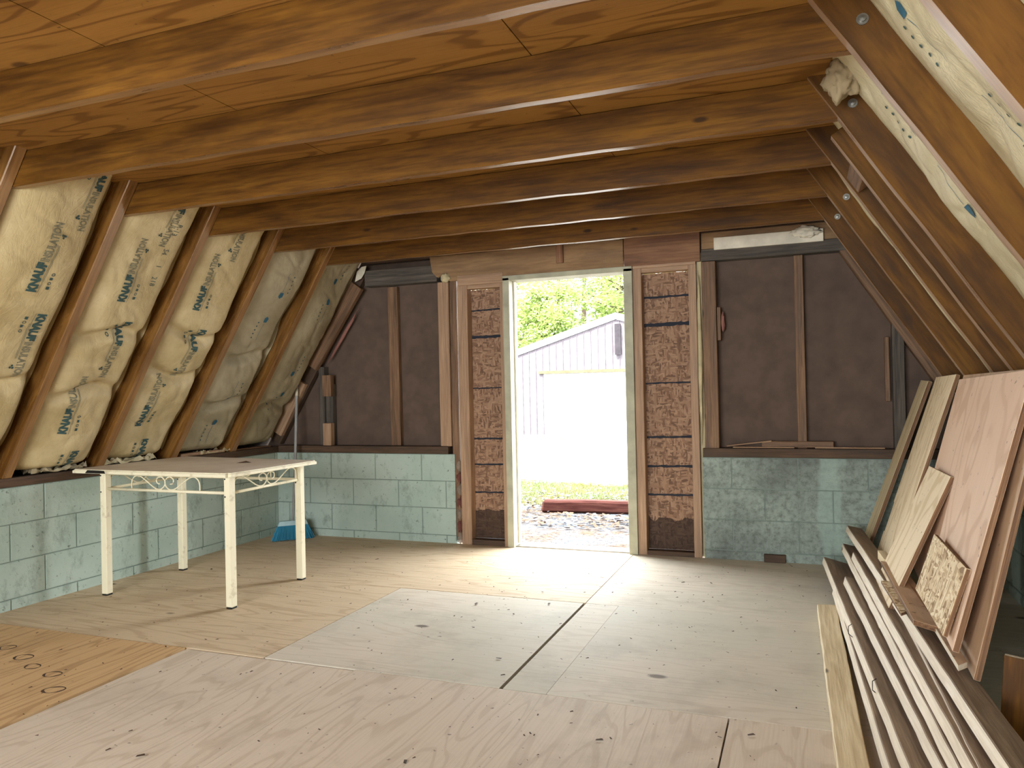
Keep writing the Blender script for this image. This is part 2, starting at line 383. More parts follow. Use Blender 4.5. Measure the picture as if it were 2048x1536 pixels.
def floor_knots():
    V = []; F = []
    for x, y, a, b, rot in ((.60, -2.72, .032, .04, .3), (.80, -2.79, .036, .046, .1), (.95, -2.86, .030, .04, -.2), (1.12, -2.90, .032, .04, .2), (1.28, -3.02, .034, .046, .4)):
        k = len(V); n = 20
        for i in range(n):
            t = 2 * PI * i / n
            for f in (1.0, .80 + .1 * math.sin(3 * t)):
                p, q = b * f * math.cos(t), a * f * math.sin(t)
                V.append((x + p * math.cos(rot) - q * math.sin(rot), y + p * math.sin(rot) + q * math.cos(rot), .0034))
        for i in range(n): F.append((k + 2 * i, k + (2 * i + 2) % (2 * n), k + (2 * i + 3) % (2 * n), k + 2 * i + 1))
    o = mesh_obj('knot_ring', V, F, M['sill']); return o
fk = floor_knots(); fk.parent = bpy.data.objects['floor']; fk['kind'] = 'structure'
# ceiling plywood
def make_ceiling():
    V = []; F = []; MI = []
    def bx(x0, x1, y0, y1, z0, z1, m):
        b = len(V); V.extend([(x, y, z) for z in (z0, z1) for y in (y0, y1) for x in (x0, x1)])
        for f in ((4, 5, 7, 6), (0, 2, 3, 1), (0, 1, 5, 4), (2, 6, 7, 3), (0, 4, 6, 2), (1, 3, 7, 5)):
            F.append(tuple(b + i for i in f)); MI.append(m)
    for x0, x1 in ((.86, 2.078), (2.082, 3.258), (3.262, 4.22)): bx(x0, x1, BACK, .1, 2.222, 2.24, 0)
    bx(.86, 4.22, BACK, .1, 2.24, 2.26, 1)
    tag(mesh_obj('ceiling', V, F, [M['ceil'], M['gap']], mi=MI), kind='structure')
make_ceiling()
# roof slopes (sheathing up to the ridge)
for nm, o_, s_, n_ in (('wall_left_slope', oL, sL, nL), ('wall_right_slope', oR, sR, nR)):
    U = (RX / 2 + .02) / .533
    mw = frame(s_, (0, 1, 0), o_ - n_ * .185 + Vector((0, BACK / 2 + .1, 0)))
    slab(nm, [(-.45, BACK / 2 - .3), (U + .12, BACK / 2 - .3), (U + .12, -BACK / 2 + .3), (-.45, -BACK / 2 + .3)], .02, M['dust'], mw, bev=0)
    tag(bpy.data.objects[nm], kind='structure')
# concrete block walls with visible joints
def block_wall(name, P0, D, N, L, mat, off, seglist=None):
    """wall face through P0 along D, facing N; blocks as raised faces over recessed mortar, one mesh"""
    bm = bmesh.new(); D = Vector(D); N = Vector(N); Z = Vector((0, 0, 1)); P0 = Vector(P0)
    def cell(a0, a1, z0, z1, d0, d1, bev=0):
        vs = [bm.verts.new(P0 + D * a + Z * z + N * d) for a in (a0, a1) for z in (z0, z1) for d in (d0, d1)]
        fs = [bm.faces.new([vs[i] for i in f]) for f in ((0, 1, 3, 2), (4, 6, 7, 5), (0, 4, 5, 1), (2, 3, 7, 6), (0, 2, 6, 4), (1, 5, 7, 3))]
        if bev:
            es = [e for e in {e for f in fs for e in f.edges} if all((v.co - P0).dot(N) > d1 - 1e-5 for v in e.verts)]
            bmesh.ops.bevel(bm, geom=es, offset=bev, segments=2, affect='EDGES')
    cell(0, L, -.14, H, -.19, -.004)
    m = .003
    for k in range(4):
        z1 = H - .2032 * k - m; z0 = max(H - .2032 * (k + 1) + m, -.02)
        a = off - .2032 * (k % 2)
        while a > 0: a -= .4064
        while a < L:
            x0 = max(a + m, 0); x1 = min(a + .4064 - m, L)
            if x1 - x0 > .02: cell(x0, x1, z0, z1, -.01, random.uniform(-.0005, .001), .003)
            a += .4064
    bm.faces.ensure_lookup_table()
    for f in bm.faces:
        if all((v.co - P0).dot(N) < -.003 and True for v in f.verts) and max((v.co - P0).dot(N) for v in f.verts) < -.0035: f.material_index = 1
    bmesh.ops.recalc_face_normals(bm, faces=bm.faces)
    me = bpy.data.meshes.new(name); bm.to_mesh(me); bm.free(); me.materials.append(mat); me.materials.append(M['mortar'])
    o = bpy.data.objects.new(name, me); COL.objects.link(o); tag(o, kind='structure'); return o
block_wall('wall_left', (0, 0, 0), (0, -1, 0), (1, 0, 0), -BACK, M['block'], 2.0666 - .4064 * 4 - .2032 * 0)
block_wall('wall_right', (RX, 0, 0), (0, -1, 0), (-1, 0, 0), -BACK, M['block'], .1)
block_wall('wall_back_left', (-.19, 0, 0), (1, 0, 0), (0, -1, 0), 1.80, M['block'], .3)
block_wall('wall_back_right', (3.425, 0, 0), (1, 0, 0), (0, -1, 0), 1.8, M['block_dirty'], .185)
# gable sheathing above the blocks (one board field with the doorway cut out)
def gable(name, y, holes, mat, zb=.6):
    xs = (-.30, 2.53, 5.36)
    def zt(x): return SILL + (min(x - .02, 5.04 - x)) / .63 + .26
    V = []; F = []; cols = sorted({-.25, 5.31, 2.53, *[h for q in holes for h in q[:2]], .5, 4.6})
    def quad(a, b, z0a, z0b, z1a, z1b):
        k = len(V)
        V.extend([(a, y, z0a), (b, y, z0b), (b, y, z1b), (a, y, z1a), (a, y + .018, z0a), (b, y + .018, z0b), (b, y + .018, z1b), (a, y + .018, z1a)])
        for f in ((0, 1, 2, 3), (7, 6, 5, 4), (0, 4, 5, 1), (3, 2, 6, 7), (0, 3, 7, 4), (1, 5, 6, 2)): F.append(tuple(k + i for i in f))
    for a, b in zip(cols, cols[1:]):
        h = [q for q in holes if q[0] <= a + 1e-6 and q[1] >= b - 1e-6]
        z0 = zb
        if h:
            if h[0][2] > zb: quad(a, b, zb, zb, h[0][2], h[0][2])
            z0 = h[0][3]
        quad(a, b, z0, z0, max(zt(a), z0), max(zt(b), z0))
    return tag(mesh_obj(name, V, F, mat), kind='structure')
gable('wall_back', .092, [(1.61, 3.44, -.2, 2.02)], M['sheath'])
gable('wall_front', BACK, [(1.15, 3.85, .4, 2.1)], M['sheath'], -.1)  # unseen rear gable; its opening is sized to let fill daylight in

# ------------------------------------------------------------------ ceiling joists
for i, y in enumerate(JY):
    if i < 1: continue
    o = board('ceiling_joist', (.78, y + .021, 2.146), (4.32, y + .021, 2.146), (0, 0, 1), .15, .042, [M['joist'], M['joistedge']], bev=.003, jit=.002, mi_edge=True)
    k = i - 3
    lab = {0: 'brown ceiling joist nearest the camera, just above the frame top left', 1: 'ceiling joist whose left end meets the foremost full rafter', 2: 'third ceiling joist back, ending above the second printed insulation batt',
           3: 'fourth ceiling joist back, ending above the third insulation batt', 4: 'fifth ceiling joist back, paler at its right end', 5: 'rearmost reddish ceiling joist, just in front of the end wall'}
    names = {3: 'foremost brown ceiling joist crossing the top left corner of the photo', 4: 'second brown ceiling joist from the front, meeting the left wall near the frame edge', 5: 'third ceiling joist from the front, left end above the second printed batt',
             6: 'fourth ceiling joist from the front, left end above the third printed batt', 7: 'fifth ceiling joist from the front, with a paler patched right end', 8: 'rearmost reddish ceiling joist just before the end wall'}
    tag(o, names.get(i, 'ceiling joist behind the viewpoint, %s of two out of frame' % ('nearer' if i == 2 else 'farther')), 'joist', 'ceiling joists')
# ------------------------------------------------------------------ rafters
def rafter(side, y, label, w=.17, t=.055, u1=2.2, h0=0, name='roof_rafter'):
    o_, s_, n_ = (oL, sL, nL) if side == 'L' else (oR, sR, nR)
    U = u1; mw = frame(s_, n_, o_ + Vector((0, y, 0)))
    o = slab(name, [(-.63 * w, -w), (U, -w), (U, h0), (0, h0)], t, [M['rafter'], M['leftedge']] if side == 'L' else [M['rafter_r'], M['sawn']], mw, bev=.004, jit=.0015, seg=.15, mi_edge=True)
    return tag(o, label, 'rafter', 'left rafters' if side == 'L' else 'right rafters')
Llab = {1: 'left rafter behind the viewpoint, farthest back', 2: 'left rafter behind the viewpoint, next one', 3: 'left rafter out of frame beside the nearest joist', 4: 'left rafter showing only a sliver at the left edge below the second joist',
        5: 'glossy left rafter between the first two bulging printed batts', 6: 'left rafter between the second and third printed batts, behind the table', 7: 'left rafter between the third batt and the blue-printed batts', 8: 'rearmost full left rafter, between the two blue-printed batts'}
Rlab = {1: 'right rafter behind the viewpoint, farthest back', 2: 'right rafter behind the viewpoint, next one', 3: 'broad right rafter cutting the upper right corner of the photo', 4: 'broad right rafter with a pale lower edge between the two insulation strips',
        5: 'right rafter left of the lower insulation strip, with fluff at its top', 6: 'right rafter meeting the fourth joist, behind the wooden block', 7: 'right rafter with a round bolt at the end of the fifth joist', 8: 'rearmost full right rafter with a bolt at the last joist'}
RR = {}
for i in range(1, 9):
    y = JY[i] - .0285
    rafter('L', y, Llab[i]); RR[i] = rafter('R', y + .03 if i > 4 else y, Rlab[i])
RX2 = rafter('R', -1.99, 'extra right rafter doubled between its neighbours, stopping below the joist', u1=1.62)
# bolts on the right rafters (parts)
def bolt(par, side, y, u, h):
    o_, s_, n_ = (oR, sR, nR)
    c = o_ + s_ * u + n_ * h; V = []; F = []
    prof = [(0.0, .016), (.004, .016), (.004, .009), (.011, .0085), (.012, .0)]
    for d, r in prof:
        for k in range(16):
            a = 2 * PI * k / 16; V.append((c.x + r * math.cos(a), y - d, c.z + r * math.sin(a)))
    for i in range(len(prof) - 1):
        for k in range(16): F.append((i * 16 + k, i * 16 + (k + 1) % 16, (i + 1) * 16 + (k + 1) % 16, (i + 1) * 16 + k))
    inv = par.matrix_basis.inverted()
    o = mesh_obj('bolt', [inv @ Vector(v) for v in V], F, M['metal'], par, smooth=False); o['label'] = 'round metal bolt and washer'
for i, u in ((7, 1.53), (8, 1.56), (3, 1.42), (4, 1.62), (5, 1.60)):
    y = JY[i] - .0285 + (.03 if i > 4 else 0) - .0275
    bolt(RR[i], 'R', y, u, -.06)
o = box('wood_block', (4.20, -1.945, 1.90), (4.28, -1.72, 2.0), M['stud'])
o.matrix_basis = frame((0, 1, 0), nR, (oR + sR * 1.46 - nR * .055) + Vector((0, -1.95, 0)))
tag(o, 'short wooden block wedged between two right rafters near their tops', 'block')
# ------------------------------------------------------------------ insulation batts
def hfun(side, y0, y1, seed, amp, rec, seams, L):
    w = y1 - y0
    def h(u, y):
        v = (y - y0) / w; e = max(0.0, min(1.0, 4 * v * (1 - v)))
        prof = e ** .45
        s = 0
        for su in seams: s += .055 * math.exp(-((u - su - .03 * math.sin(6 * v + seed)) / .035) ** 2)
        # sagging bags between seams
        nb = noise.noise(Vector((u * 2.6, v * 1.6, seed))) * .04
        c1 = abs(noise.noise(Vector((u * 7 + seed, v * 3.5 + u * 4, seed * 2)))); c2 = abs(noise.noise(Vector((u * 15 + v * 6, v * 9, seed * 3))))
        cr = -.007 * (1 - min(1, c1 * 4)) - .002 * (1 - min(1, c2 * 3))
        end = min(1, max(0, (u + .02) / .08)) ** .5
        vv = max(0.0, (v - .80) / .20) if side == 'L' else 0.0
        return -rec - .075 * vv * vv * (3 - 2 * vv) + (amp * prof + nb * prof + cr * e - s * e) * end - .05 * (1 - end)
    return h
def batt(side, y0, y1, seed, amp, rec, seams, mat, label, group, u0=-.02, u1=1.9, prints='A', name='insulation_batt'):
    o_, s_, n_ = (oL, sL, nL) if side == 'L' else (oR, sR, nR)
    base = o_ + Vector((0, (y0 + y1) / 2, 0))
    h = hfun(side, y0, y1, seed, amp, rec, seams, u1)
    nu, nv = 150, 40
    def P(u, y, d=0): return o_ + s_ * u + Vector((0, y, 0)) + n_ * (h(u, y) + d) - base
    V = []; F = []
    for i in range(nu + 1):
        u = u0 + (u1 - u0) * i / nu
        for j in range(nv + 1):
            y = y0 + (y1 - y0) * j / nv
            V.append(P(u, y))
    b0 = len(V)
    for i in range(nu):
        for j in range(nv):
            a = i * (nv + 1) + j; f = (a, a + 1, a + nv + 2, a + nv + 1); F.append(f if side == 'R' else f[::-1])
    # back face closes the batt
    for (u, y) in ((u0, y0), (u0, y1), (u1, y1), (u1, y0)): V.append(o_ + s_ * u + Vector((0, y, 0)) - n_ * .16 - base)
    F.append((b0, b0 + 1, b0 + 2, b0 + 3))
    F.append(tuple([b0 + 1, b0] + list(range(0, nv + 1)))); F.append(tuple([b0 + 3, b0 + 2] + [nu * (nv + 1) + j for j in range(nv, -1, -1)]))
    F.append(tuple([b0, b0 + 3] + [i * (nv + 1) for i in range(nu, -1, -1)])); F.append(tuple([b0 + 2, b0 + 1] + [i * (nv + 1) + nv for i in range(nu + 1)]))
    o = mesh_obj(name, V, F, mat, loc=base); tag(o, label, 'insulation', group)
    for pl in o.data.polygons: pl.use_smooth = len(pl.vertices) == 4
    # paper flange stapled along the rafter
    if side == 'L':
        V = []; F = []; y_ = y1 - .004
        for i in range(61):
            u = .02 + (u1 - .1) * i / 60; w_ = noise.noise(Vector((u * 5, seed, 0)))
            V += [o_ + s_ * u + Vector((0, y_ - .012, 0)) - n_ * .15 - base, o_ + s_ * u + Vector((0, y_ - .004 - .006 * abs(w_), 0)) - n_ * (.085 + .03 * w_) - base]
        for i in range(60): F.append((2 * i, 2 * i + 1, 2 * i + 3, 2 * i + 2))
        mesh_obj('paper_flange', V, F, mat, o)
    # printing
    def mapto(vs, uc, yc, flip):
        out = []
        for (a, b) in vs:
            if side == 'L': u, y = (uc + a, yc - b) if not flip else (uc - a, yc + b)
            else: u, y = (uc - a, yc - b) if not flip else (uc + a, yc + b)
            y = min(max(y, y0 + .01), y1 - .01); out.append(P(u, y, .0035))
        return out
    def text(s, uc, yc, size, flip, m, xs=.8, outline=False, wt=.02, nm='printed_lettering'):
        cu = bpy.data.curves.new('t', 'FONT'); cu.body = s; cu.size = size; cu.resolution_u = 2
        if outline: cu.fill_mode = 'NONE'; cu.bevel_depth = .0016; cu.bevel_resolution = 0
        else: cu.offset = wt * size
        to = bpy.data.objects.new('t', cu); COL.objects.link(to); bpy.context.view_layer.update()
        me = bpy.data.meshes.new_from_object(to.evaluated_get(bpy.context.evaluated_depsgraph_get()))
        bpy.data.objects.remove(to); bpy.data.curves.remove(cu)
        vs = [(v.co.x * xs, v.co.y) for v in me.vertices]; fs = [tuple(p.vertices) for p in me.polygons]; wmax = max(v[0] for v in vs)
        if not outline:      # split long faces so the lettering follows the bulges
            bm = bmesh.new(); bm.from_mesh(me)
            bmesh.ops.triangulate(bm, faces=bm.faces); bmesh.ops.subdivide_edges(bm, edges=[e for e in bm.edges if e.calc_length() > size * .25], cuts=2, use_grid_fill=True)
            bmesh.ops.triangulate(bm, faces=bm.faces); bm.verts.index_update()
            vs = [(v.co.x * xs, v.co.y) for v in bm.verts]; fs = [tuple(v.index for v in f.verts) for f in bm.faces]; bm.free()
        bpy.data.meshes.remove(me)
        if outline:
            q = mapto(vs, uc, yc, flip)
        else: q = mapto(vs, uc, yc, flip)
        mesh_obj(nm, q, fs, m, o); return wmax
    def shapes(lst, uc, yc, flip, m, nm='printed_symbols'):
        vs = []; fs = []
        for kind, cx, cy, r in lst:
            if kind == 'sq': pts = [(-r, -r), (r, -r), (r, r), (-r, r)]
            elif kind == 'pent': pts = [(-r, -r * .6), (r * .3, -r * .8), (r, 0), (r * .3, r * .8), (-r, r * .6)]
            elif kind == 'bar': pts = [(-r, -.0012), (r, -.0012), (r, .0012), (-r, .0012)]
            else: pts = [(r * math.cos(a * PI / 5), r * math.sin(a * PI / 5)) for a in range(10)]
            if kind == 'bar':
                n = 10; k = len(vs)
                for t in range(n + 1): vs += [(cx - r + 2 * r * t / n, cy - .0012), (cx - r + 2 * r * t / n, cy + .0012)]
                for t in range(n): fs.append((k + 2 * t, k + 2 * t + 2, k + 2 * t + 3, k + 2 * t + 1))
                continue
            if kind == 'ring':
                k = len(vs)
                for a in range(12): vs += [(cx + r * math.cos(a * PI / 6), cy + r * math.sin(a * PI / 6)), (cx + r * .6 * math.cos(a * PI / 6), cy + r * .6 * math.sin(a * PI / 6))]
                for a in range(12): fs.append((k + 2 * a, k + (2 * a + 2) % 24, k + (2 * a + 3) % 24, k + 2 * a + 1))
                continue
            k = len(vs); vs += [(cx + x, cy + y) for x, y in pts]; fs.append(tuple(range(k, k + len(pts))))
        mesh_obj(nm, mapto(vs, uc, yc, flip), fs, m, o)
    yc = {'A': y0 + .30, 'B': y0 + .235, 'C': y0 + .2}.get(prints, (y0 + y1) / 2)
    if prints in 'ABC':
        for uc, flip in ((1.12, False), (1.0, True), (.27, False), (.16, True), (1.84, True)):
            dy = .05 if flip else -.03; yy = yc + dy
            x = text('KNAUF', uc, yy, .062, flip, M['print'], .78, wt=.06)
            sg = 1 if not flip else -1
            if uc > .2: text('INSULATION', uc + sg * (x + .004), yy, .058, flip, M['print_thin'], .62, outline=True)
            off = -.032
            shapes([('bar', .13, -.014, .13), ('bar', .16, -.020, .10)], uc, yy, flip, M['print_thin'], 'printed_rule')
            shapes([('sq', .03, -.052, .008), ('ring', .055, -.052, .009), ('sq', .08, -.052, .007), ('ring', .105, -.052, .009)], uc, yy, flip, M['print'])
            shapes([('dot', .30, -.022, .006), ('dot', .312, -.016, .006), ('dot', .31, -.030, .006)], uc, yy, flip, M['print'], 'printed_logo')
    else:
        for k, uc in enumerate((1.30, 1.10, .44, .25) if prints == 'D' else (1.47, 1.31, .67, .49) if prints == 'E' else (1.5, 1.05, .6, .15)):
            flip = k % 2 == 1
            shapes([('pent', 0.0, 0, .024)], uc, yc, not flip, M['print_blue'])
            shapes([('bar', .10, .0, .07)], uc, yc, flip, M['print_blue'], 'printed_rule')
            shapes([('dot', .03 + .03 * a, -.055, .006) for a in range(5)], uc, yc, flip, M['print'], 'printed_marks')
    if prints == 'B': [text(w_, u_, yc + .095, .05, True, M['print'], .8, wt=-.005, nm='stamped_code') for w_, u_ in (('R-13', 1.62), ('S4', 1.46), ('1', 1.36), ('218', 1.29))]
    return o
def bay(i): return JY[i] + .001, JY[i + 1] - .058
gA = 'printed kraft insulation batts, left wall'
a0, a1 = bay(4); batt('L', a0, a1, 1.3, .075, .065, [.62], M['batt'], 'bulging printed insulation batt at the left edge of the photo, above the block wall', gA, prints='A')
a0, a1 = bay(5); batt('L', a0, a1, 4.1, .062, .065, [.53, .90], M['batt'], 'bulging printed insulation batt in the second bay, behind the table left end', gA, prints='B')
a0, a1 = bay(6); batt('L', a0, a1, 7.7, .058, .065, [.66, .95], M['batt'], 'crumpled printed insulation batt in the third bay, above the table middle', gA, prints='C')
a0, a1 = bay(7); batt('L', a0, a1, 9.2, .035, .06, [.42, .8], M['batt_old'], 'flatter aged insulation batt with blue marks in the fourth bay', gA, prints='D')
batt('L', JY[8] + .001, -.005, 11.5, .03, .055, [.36], M['batt_old'], 'aged insulation batt with blue marks in the corner bay beside the end wall', gA, prints='E')
a0, a1 = bay(3); batt('L', a0, a1, 13.5, .06, .065, [.6], M['batt'], 'printed insulation batt left of the photo edge', gA, prints='A')
gB = 'pale insulation batts, right slope'
for i, lb in ((2, 'pale insulation batt in the extreme upper right corner'), (3, 'pale insulation strip between the two broad right rafters'), (4, 'pale insulation strip with blue marks below the broad right rafter'), (5, 'insulation batt hidden behind the doubled right rafter'), (6, 'insulation batt behind the fourth right bay'), (7, 'insulation batt near the end wall on the right slope')):
    a0, a1 = bay(i); a1 += .03 if i > 3 else 0; a0 += .03 if i > 4 else 0
    batt('R', a0, a1, 20 + i * 3.1, .04, .105, [], M['batt_r'], lb, gB, prints='F')
# torn fluff at the top of the right rafter
def lump(name, c, r, mat, label, cat, seed, sc=(1, 1, 1), parent=None, n=3):
    bm = bmesh.new(); bmesh.ops.create_icosphere(bm, subdivisions=n, radius=1)
    for v in bm.verts:
        k = 1 + .45 * noise.noise(v.co * 2.2 + Vector((seed, 0, 0))) + .25 * noise.noise(v.co * 6 + Vector((0, seed, 0)))
        v.co = Vector([v.co[i] * r * k * sc[i] for i in range(3)])
    me = bpy.data.meshes.new(name); bm.to_mesh(me); bm.free(); me.materials.append(mat)
    for p_ in me.polygons: p_.use_smooth = True
    o = bpy.data.objects.new(name, me); COL.objects.link(o); o.location = c
    if label: tag(o, label, cat)
    return o
lump('insulation_fluff', oR + sR * 1.66 - nR * .05 + Vector((0, -2.42, 0)), .055, M['nest'], 'torn clump of grey-tan fluff at the head of the right rafter', 'insulation', 3, (1, 1, 1.2), n=4)

# ------------------------------------------------------------------ sills (plates on the blocks)
tag(box('sill_plate', (-.19, BACK, H + .002), (.012, .0, SILL), M['sill']), 'dark timber plate along the top of the left block wall', 'sill plate', 'timber plates on the block walls')
tag(box('sill_plate', (RX - .012, BACK, H + .002), (RX + .19, .0, SILL), M['sill']), 'dark timber plate along the top of the right block wall, in shadow', 'sill plate', 'timber plates on the block walls')
tag(box('sill_plate', (.014, -.008, H + .002), (1.56, .09, SILL + .005), M['sill']), 'dark timber plate on the end wall blocks left of the doorway', 'sill plate', 'timber plates on the block walls')
tag(box('sill_plate', (3.43, -.012, H + .002), (RX - .014, .09, SILL + .008), M['sill']), 'dark timber plate on the end wall blocks right of the doorway', 'sill plate', 'timber plates on the block walls')

# ------------------------------------------------------------------ end wall framing
Z0 = SILL + .007
def stud(x0, x1, z0, z1, mat, label, y0=0.0, y1=.09, name='wall_stud', group='end wall studs', dx=0.0):
    o = board(name, ((x0 + x1) / 2, (y0 + y1) / 2, z0), ((x0 + x1) / 2 + dx, (y0 + y1) / 2, z1), (0, 1, 0), y1 - y0, x1 - x0, mat)
    return tag(o, label, 'stud', group)
stud(1.045, 1.13, Z0, 1.965, M['stud'], 'brown stud in the middle of the left dark panel', dx=-.01, y0=.045)
stud(1.495, 1.585, Z0, 1.965, M['studlight'], 'reddish stud at the right edge of the left dark panel')
stud(1.59, 1.645, .05, 2.0, M['stud'], 'narrow dark stud left of the boarded left side panel', y0=.01)
stud(3.445, 3.535, Z0, 1.965, M['stud'], 'wide reddish stud at the left edge of the right dark panel')
stud(4.02, 4.075, Z0, 1.965, M['stud'], 'thin knotty stud in the middle of the right dark panel', y0=.03)
stud(4.575, 4.64, Z0, 1.50, M['greywood'], 'grey stud at the right edge of the right dark panel', y0=.01)
stud(4.535, 4.562, 1.02, 1.42, M['stud'], 'short thin strip fixed beside the grey stud', y0=.05, name='wood_strip', group=None)
stud(.40, .45, Z0, 1.36, M['greywood'], 'grey stud at the left end of the end wall', y0=.02)
stud(.452, .52, Z0, 1.22, M['greywood'], 'darker stud doubled beside the grey left-end stud', y0=.04)
tag(box('wood_block', (.455, -.012, 1.12), (.535, .038, 1.29), M['stud']), 'short brown block nailed high on the doubled left-end stud', 'block')
tag(box('wood_block', (.455, -.012, Z0), (.53, .038, .905), M['studlight']), 'short pale block nailed at the foot of the doubled left-end stud', 'block')
tag(box('wood_block', (3.537, .02, 1.44), (3.56, .08, 1.66), M['stud']), 'small brown cleat on the side of the wide right stud', 'block')
lump('insulation_tuft', (3.572, .04, 1.56), .02, M['pinkfluff'], 'torn tuft of pink insulation beside the wide right stud', 'insulation', 5, (.6, .6, 3.2))
lump('insulation_tuft', (3.425, .0, 1.35), .018, M['foam'], 'strip of yellow foam squeezed beside the right side panel', 'insulation', 9, (.8, .8, 26))
# horizontal nailers and headers
tag(box('wood_nailer', (.86, .0, 1.975), (1.49, .09, 2.10), M['greywood']), 'grey horizontal board above the left dark panel', 'board', 'horizontal boards of the end wall')
tag(box('wood_nailer', (3.445, .0, 1.968), (4.36, .09, 2.045), M['greywood']), 'grey horizontal board above the right dark panel', 'board', 'horizontal boards of the end wall')
tag(box('wood_nailer', (3.53, -.012, 2.035), (4.20, .02, 2.115), M['white']), 'white-painted board with flaking edge above the right dark panel', 'board', 'horizontal boards of the end wall')
tag(box('wood_nailer', (3.445, .02, 2.05), (4.30, .09, 2.22), M['tanwood']), 'plain tan board behind the white board at upper right', 'board', 'horizontal boards of the end wall')
tag(slab('door_header', [(1.46, 2.04), (1.50, 2.0), (1.56, 2.02), (1.60, 1.965), (2.925, 1.964), (2.925, 2.16), (1.44, 2.16)], .03, M['tanwood'], frame((1, 0, 0), (0, 0, 1), (0, -.002, 0))), 'wide tan header board over the doorway with a torn left end', 'header')
tag(box('door_header', (2.93, -.017, 1.968), (3.44, .013, 2.17), M['redwood']), 'reddish header board right of the doorway top', 'header')
tag(box('door_header', (.85, .02, 2.155), (4.3, .09, 2.24), M['sill']), 'dark beam tight under the ceiling on the end wall', 'header')
tag(box('wood_cleat', (2.45, -.04, 2.03), (2.50, -.018, 2.16), M['redwood']), 'small dark cleat hanging on the header above the doorway', 'block')
lump('foam_filler', (4.10, -.02, 2.10), .05, M['white'], 'flaking white crust on the right end of the white board', 'foam', 12, (1.6, .4, .7), n=4)
lump('foam_filler', (1.575, -.02, 1.99), .028, M['foam'], 'grey foam blob at the top left of the left side panel', 'foam', 14, (1.3, .8, 1.2), n=3)
# sloping boards at the gable edge
def sloped(A, B, w, t, mat, label, name='rake_board', y=.03):
    A = Vector(A); B = Vector(B); d = (B - A).normalized(); side = Vector((d.z, 0, -d.x))
    if side.dot(Vector((-1 if A.x < 2.5 else 1, 0, 0))) < 0: side = -side
    c = side * w / 2
    o = board(name, A + c, B + c, side, w, t, mat); return tag(o, label, 'board', 'sloping boards of the end wall')
sloped((.40, .0, 1.33), (.84, .0, 1.96), .11, .045, M['stud'], 'upper sloping brown board at the left end of the end wall, pale spots on it')
sloped((.05, .0, .80), (.30, .0, 1.22), .085, .045, M['studlight'], 'lower sloping pale board behind the broom handle')
sloped((.0, .05, .73), (.86, .05, 2.08), .11, .05, M['sill'], 'dark rafter against the left edge of the end wall')
sloped((4.80, .045, 1.13), (4.29, .045, 1.965), .10, .085, M['stud'], 'brown sloping rafter framing the right dark panel')
sloped((5.05, .05, .73), (4.70, .05, 1.30), .11, .08, M['stud'], 'lower sloping rafter in the far right corner above the leaning boards')
o = lump('insulation_tuft', (.635, .03, 1.60), .014, M['pinkfluff'], 'thin line of pink insulation under the upper sloping left board', 'insulation', 17, (.8, .8, 17)); o.rotation_euler = (0, math.radians(35), 0)

# ------------------------------------------------------------------ doorway
D = bpy.data.objects.new('door_1', None); COL.objects.link(D); D.location = (2.5, 0, 0); tag(D, kind='structure')
box('door_jamb', (2.035, -.03, .0), (2.085, .13, 1.955), M['jamb'], D)
box('door_jamb', (2.925, -.03, .0), (2.985, .13, 1.955), M['jamb'], D)
box('door_head', (2.035, -.03, 1.935), (2.985, .13, 1.97), M['jamb'], D)
box('door_stop', (2.085, .05, .02), (2.098, .085, 1.935), M['white'], D)
box('door_stop', (2.912, .05, .02), (2.925, .085, 1.935), M['jamb'], D)
box('threshold', (2.085, -.0, -.05), (2.925, .14, .008), M['metal'], D)
# boarded side panels
def sidepanel(x0, x1, zb, zt, fl, fr, marks, label):
    r = root('side_panel', ((x0 + x1) / 2, 0, 0), label, 'panel', 'boarded side panels of the doorway')
    o = board('strand_board', ((x0 + x1) / 2, .07, zb), ((x0 + x1) / 2, .07, zt), (1, 0, 0), x1 - x0 + .02, .012, M['osb'], r, bev=0, jit=0, seg=0)
    # dark marker lines drawn across the board
    for z, t in marks:
        V = []; F = []; n = 14
        for k in range(n + 1):
            x = x0 + (x1 - x0) * k / n; dz = random.uniform(-.002, .002) + .004 * k / n
            tt = t * random.uniform(.7, 1.2)
            V += [(x - (x0 + x1) / 2, .0628, z + dz - tt), (x - (x0 + x1) / 2, .0628, z + dz + tt)]
        for k in range(n): F.append((2 * k, 2 * k + 2, 2 * k + 3, 2 * k + 1))
        q = mesh_obj('marker_line', V, F, M['mark'], r); q['label'] = 'dark blue horizontal marker line'
    box('frame_stile', (fl, -.015, 0), (x0, .064, zt + .03), M['studlight'], r)
    box('frame_stile', (x1, -.015, 0), (fr, .064, zt + .03), M['studlight'], r)
    box('frame_rail', (x0, -.01, zt), (x1, .064, zt + .03), M['studlight'], r)
    box('frame_rail', (x0, -.01, 0), (x1, .064, zb), M['sill'], r)
    return r
mk = [(1.74, .006), (1.54, .011), (1.157, .005), (.78, .007), (.587, .007), (.38, .007)]
sidepanel(1.745, 2.005, .04, 1.895, 1.665, 2.034, mk, 'boarded panel with dark marker lines left of the open doorway')
mk2 = [(1.755, .007), (1.565, .012), (1.165, .006), (.795, .008), (.595, .008), (.40, .007)]
sidepanel(3.045, 3.36, .03, 1.92, 2.987, 3.41, mk2, 'wider boarded panel with marker lines and black-stained foot right of the doorway')
tag(box('trim_1', (1.668, -.019, 1.925), (2.034, .06, 2.0), M['studlight']), kind='structure')
tag(box('trim_2', (2.987, -.016, 1.95), (3.41, .06, 2.02), M['studlight']), kind='structure')
tag(box('wall_stud', (3.412, .02, .0), (3.443, .09, 2.03), M['foam']), 'narrow packing strip between the right side panel and the wide reddish stud', 'stud', 'end wall studs')
